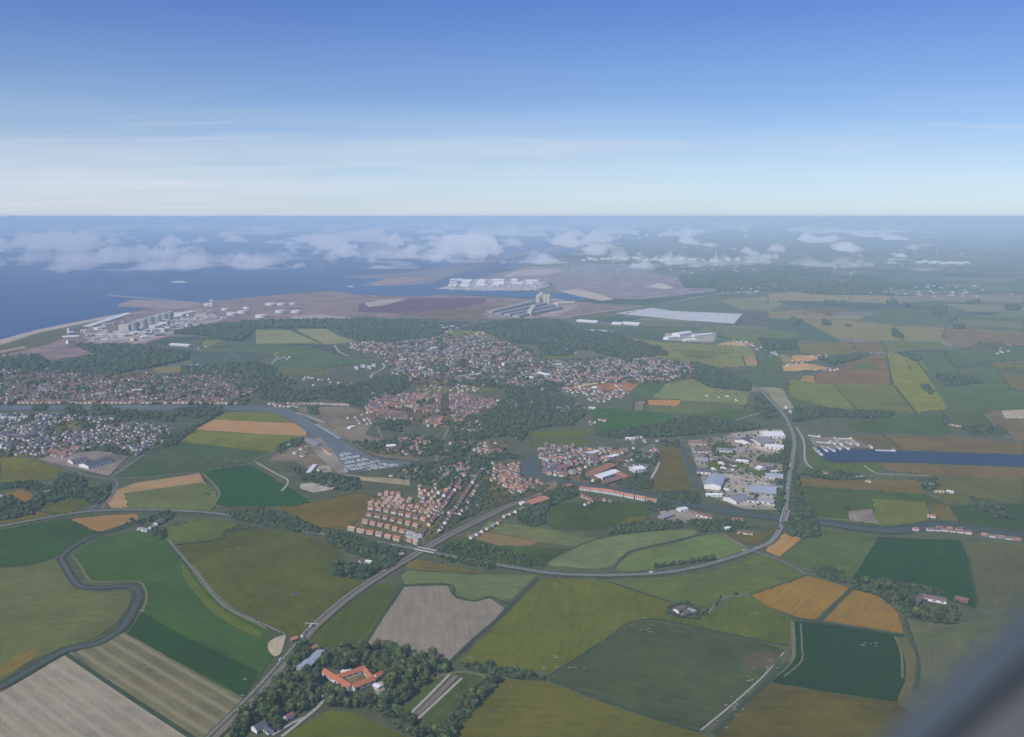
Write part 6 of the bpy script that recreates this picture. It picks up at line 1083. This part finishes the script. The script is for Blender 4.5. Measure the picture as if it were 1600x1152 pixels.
# ---- vehicles
def car(px, py, a, L, w, h, m, label, van=False):
    x, y = G(px, py); e = empty('van' if van else 'car', (x, y, Z[0] + .06), a)
    part('body', lambda b: bx(b, -L / 2, L / 2, -w / 2, w / 2, .35, h if van else h * .6), m, e)
    if not van: part('window', lambda b: bx(b, -L * .28, L * .22, -w * .42, w * .42, h * .6 + .01, h), DARK, e)
    else: part('window', lambda b: bx(b, L / 2 + .01, L / 2 + .08, -w * .4, w * .4, h * .5, h * .85), DARK, e)
    for sx in (-.32, .32):
        for sy in (-1, 1):
            wh = part('wheel', lambda b: cyl(b, 0, 0, -.12, .12, .34, n=10), DARK, e); wh.location = (sx * L, sy * w / 2, .34); wh.rotation_euler = (math.pi / 2, 0, 0)
    tag(e, label, 'van' if van else 'car')
rd = dirang((400, 1085), (470, 1005)); hwd = dirang((977, 899), (1041, 895))
car(486, 980, rd, 9, 2.6, 3.2, WP, 'white lorry just past the level crossing', True); car(472, 997, rd + .9, 7, 2.4, 2.8, WP, 'white van on the level crossing', True); car(438, 1033, rd, 6, 2.2, 2.4, WP, 'white van on the road below the crossing', True); car(413, 1066, rd, 5, 2, 1.6, WP, 'white car on the road near the lower edge')
car(1017, 896, hwd, 8, 2.5, 2.8, WP, 'white van on the main road bend', True); car(1162, 862, hwd + .35, 6, 2.3, 2.4, WP, 'white van near the poplar end of the main road', True); car(1167, 860, hwd + .4, 5, 2, 1.6, WP, 'pale car behind the white van on the main road'); car(1234, 730, dirang((1231, 762), (1239, 712)), 8, 2.5, 3, WP, 'white lorry on the main road beside the industrial estate', True); car(1230, 765, dirang((1231, 762), (1239, 712)), 8, 2.5, 3, WP, 'white lorry on the main road above the bridge', True); car(220, 797, 0, 5, 2, 1.6, WP, 'white car on the main road at the left'); car(130, 800, .2, 5, 2, 1.6, REDP, 'red car at the left road junction'); car(760, 880, -.2, 5, 2, 1.6, BLUEP, 'dark blue car on the main road by the flyover'); car(560, 845, -.2, 5, 2, 1.6, WP, 'white car on the main road beside the estate belt')
# level crossing gate frame over the rails
x, y = G(487, 981); e = empty('overhead_gantry', (x, y, Z[0]), rd + math.pi / 2); part('post', lambda b: cyl(b, -12, 0, 0, 6.5, .3), WP, e); part('post', lambda b: cyl(b, 12, 0, 0, 6.5, .3), WP, e); part('beam', lambda b: bx(b, -12.4, 12.4, -.35, .35, 6.55, 7.2), WP, e); tag(e, 'white gantry spanning the railway and road at the crossing', 'gantry')
# flyover carrying the main road over the railway
x, y = G(665, 861.5); e = empty('road_bridge', (x, y, .2), dirang((640, 857), (690, 867)))
part('deck', lambda b: bx(b, -26, 26, -6.6, 6.6, Z[0] + .5, Z[0] + 1.4), ASPH, e); 
for s in (-1, 1): part('parapet', lambda b: bx(b, -26, 26, s * 6.9 - .25, s * 6.9 + .25, Z[0] + .4, Z[0] + 2.4), WP, e)
tag(e, 'road bridge with pale parapets where the main road crosses the railway', 'bridge')
x, y = G(1226, 808); e = empty('road_bridge', (x, y, .2), dirang((1217, 830), (1229, 790)))
part('deck', lambda b: bx(b, -45, 45, -7, 7, Z[0] + .5, Z[0] + 1.2), ASPH_L, e)
for s in (-1, 1): part('parapet', lambda b: bx(b, -45, 45, s * 7.6 - .5, s * 7.6 + .5, Z[0] + .4, Z[0] + 2.8), WP, e)
tag(e, 'road bridge carrying the main road over the canal on the right', 'bridge')

# ------------------------------------------------------------------ aircraft window frame at the lower right, half a metre from the lens
cmx = Matrix.Translation(cam.location) @ cam.rotation_euler.to_matrix().to_4x4()
def cam_pt(px, py, d): return cmx @ Vector(((px - 800) / FPX * d, (576 - py) / FPX * d, -d))
def beam(name, pts, D, th, m, parent):
    """long bar through photo-plane outline points at D metres, th metres deep away from the lens"""
    n = len(pts); V = [cam_pt(x, y, D) for x, y in pts] + [cam_pt(x, y, D + th) for x, y in pts]; F = [tuple(range(n)), tuple(range(2 * n - 1, n - 1, -1))] + [(i, i + n, (i + 1) % n + n, (i + 1) % n) for i in range(n)]
    o = link(name, mesh(name, V, F, m), parent); bm = bmesh.new(); bm.from_mesh(o.data); bmesh.ops.recalc_face_normals(bm, faces=bm.faces); bm.to_mesh(o.data); bm.free(); return o
FR1 = simple_mat('frame_plastic', (.088, .112, .132), .06, 20, .5, .4); FR2 = simple_mat('frame_seal', (.03, .035, .045), .06, 20, .6, .3); FR3 = simple_mat('frame_panel', (.12, .13, .135), .06, 20, .6, .3)
wf = empty('aircraft_window_frame', cam_pt(1560, 1100, .5)); tag(wf, 'dark blue grey edge of the aircraft window frame at the lower right', 'window frame')
for nm, pts, D, th, m in [('trim', [(1337, 1190), (1780, 775), (1780, 878), (1422, 1190)], .45, .03, FR1), ('seal', [(1423, 1190), (1781, 879), (1781, 915), (1462, 1190)], .455, .03, FR2), ('panel', [(1463, 1190), (1782, 916), (1900, 1100), (1700, 1250)], .45, .04, FR3)]:
    o = beam(nm, pts, D, th, m, None); o.parent = wf; o.matrix_parent_inverse = Matrix.Translation(wf.location).inverted()
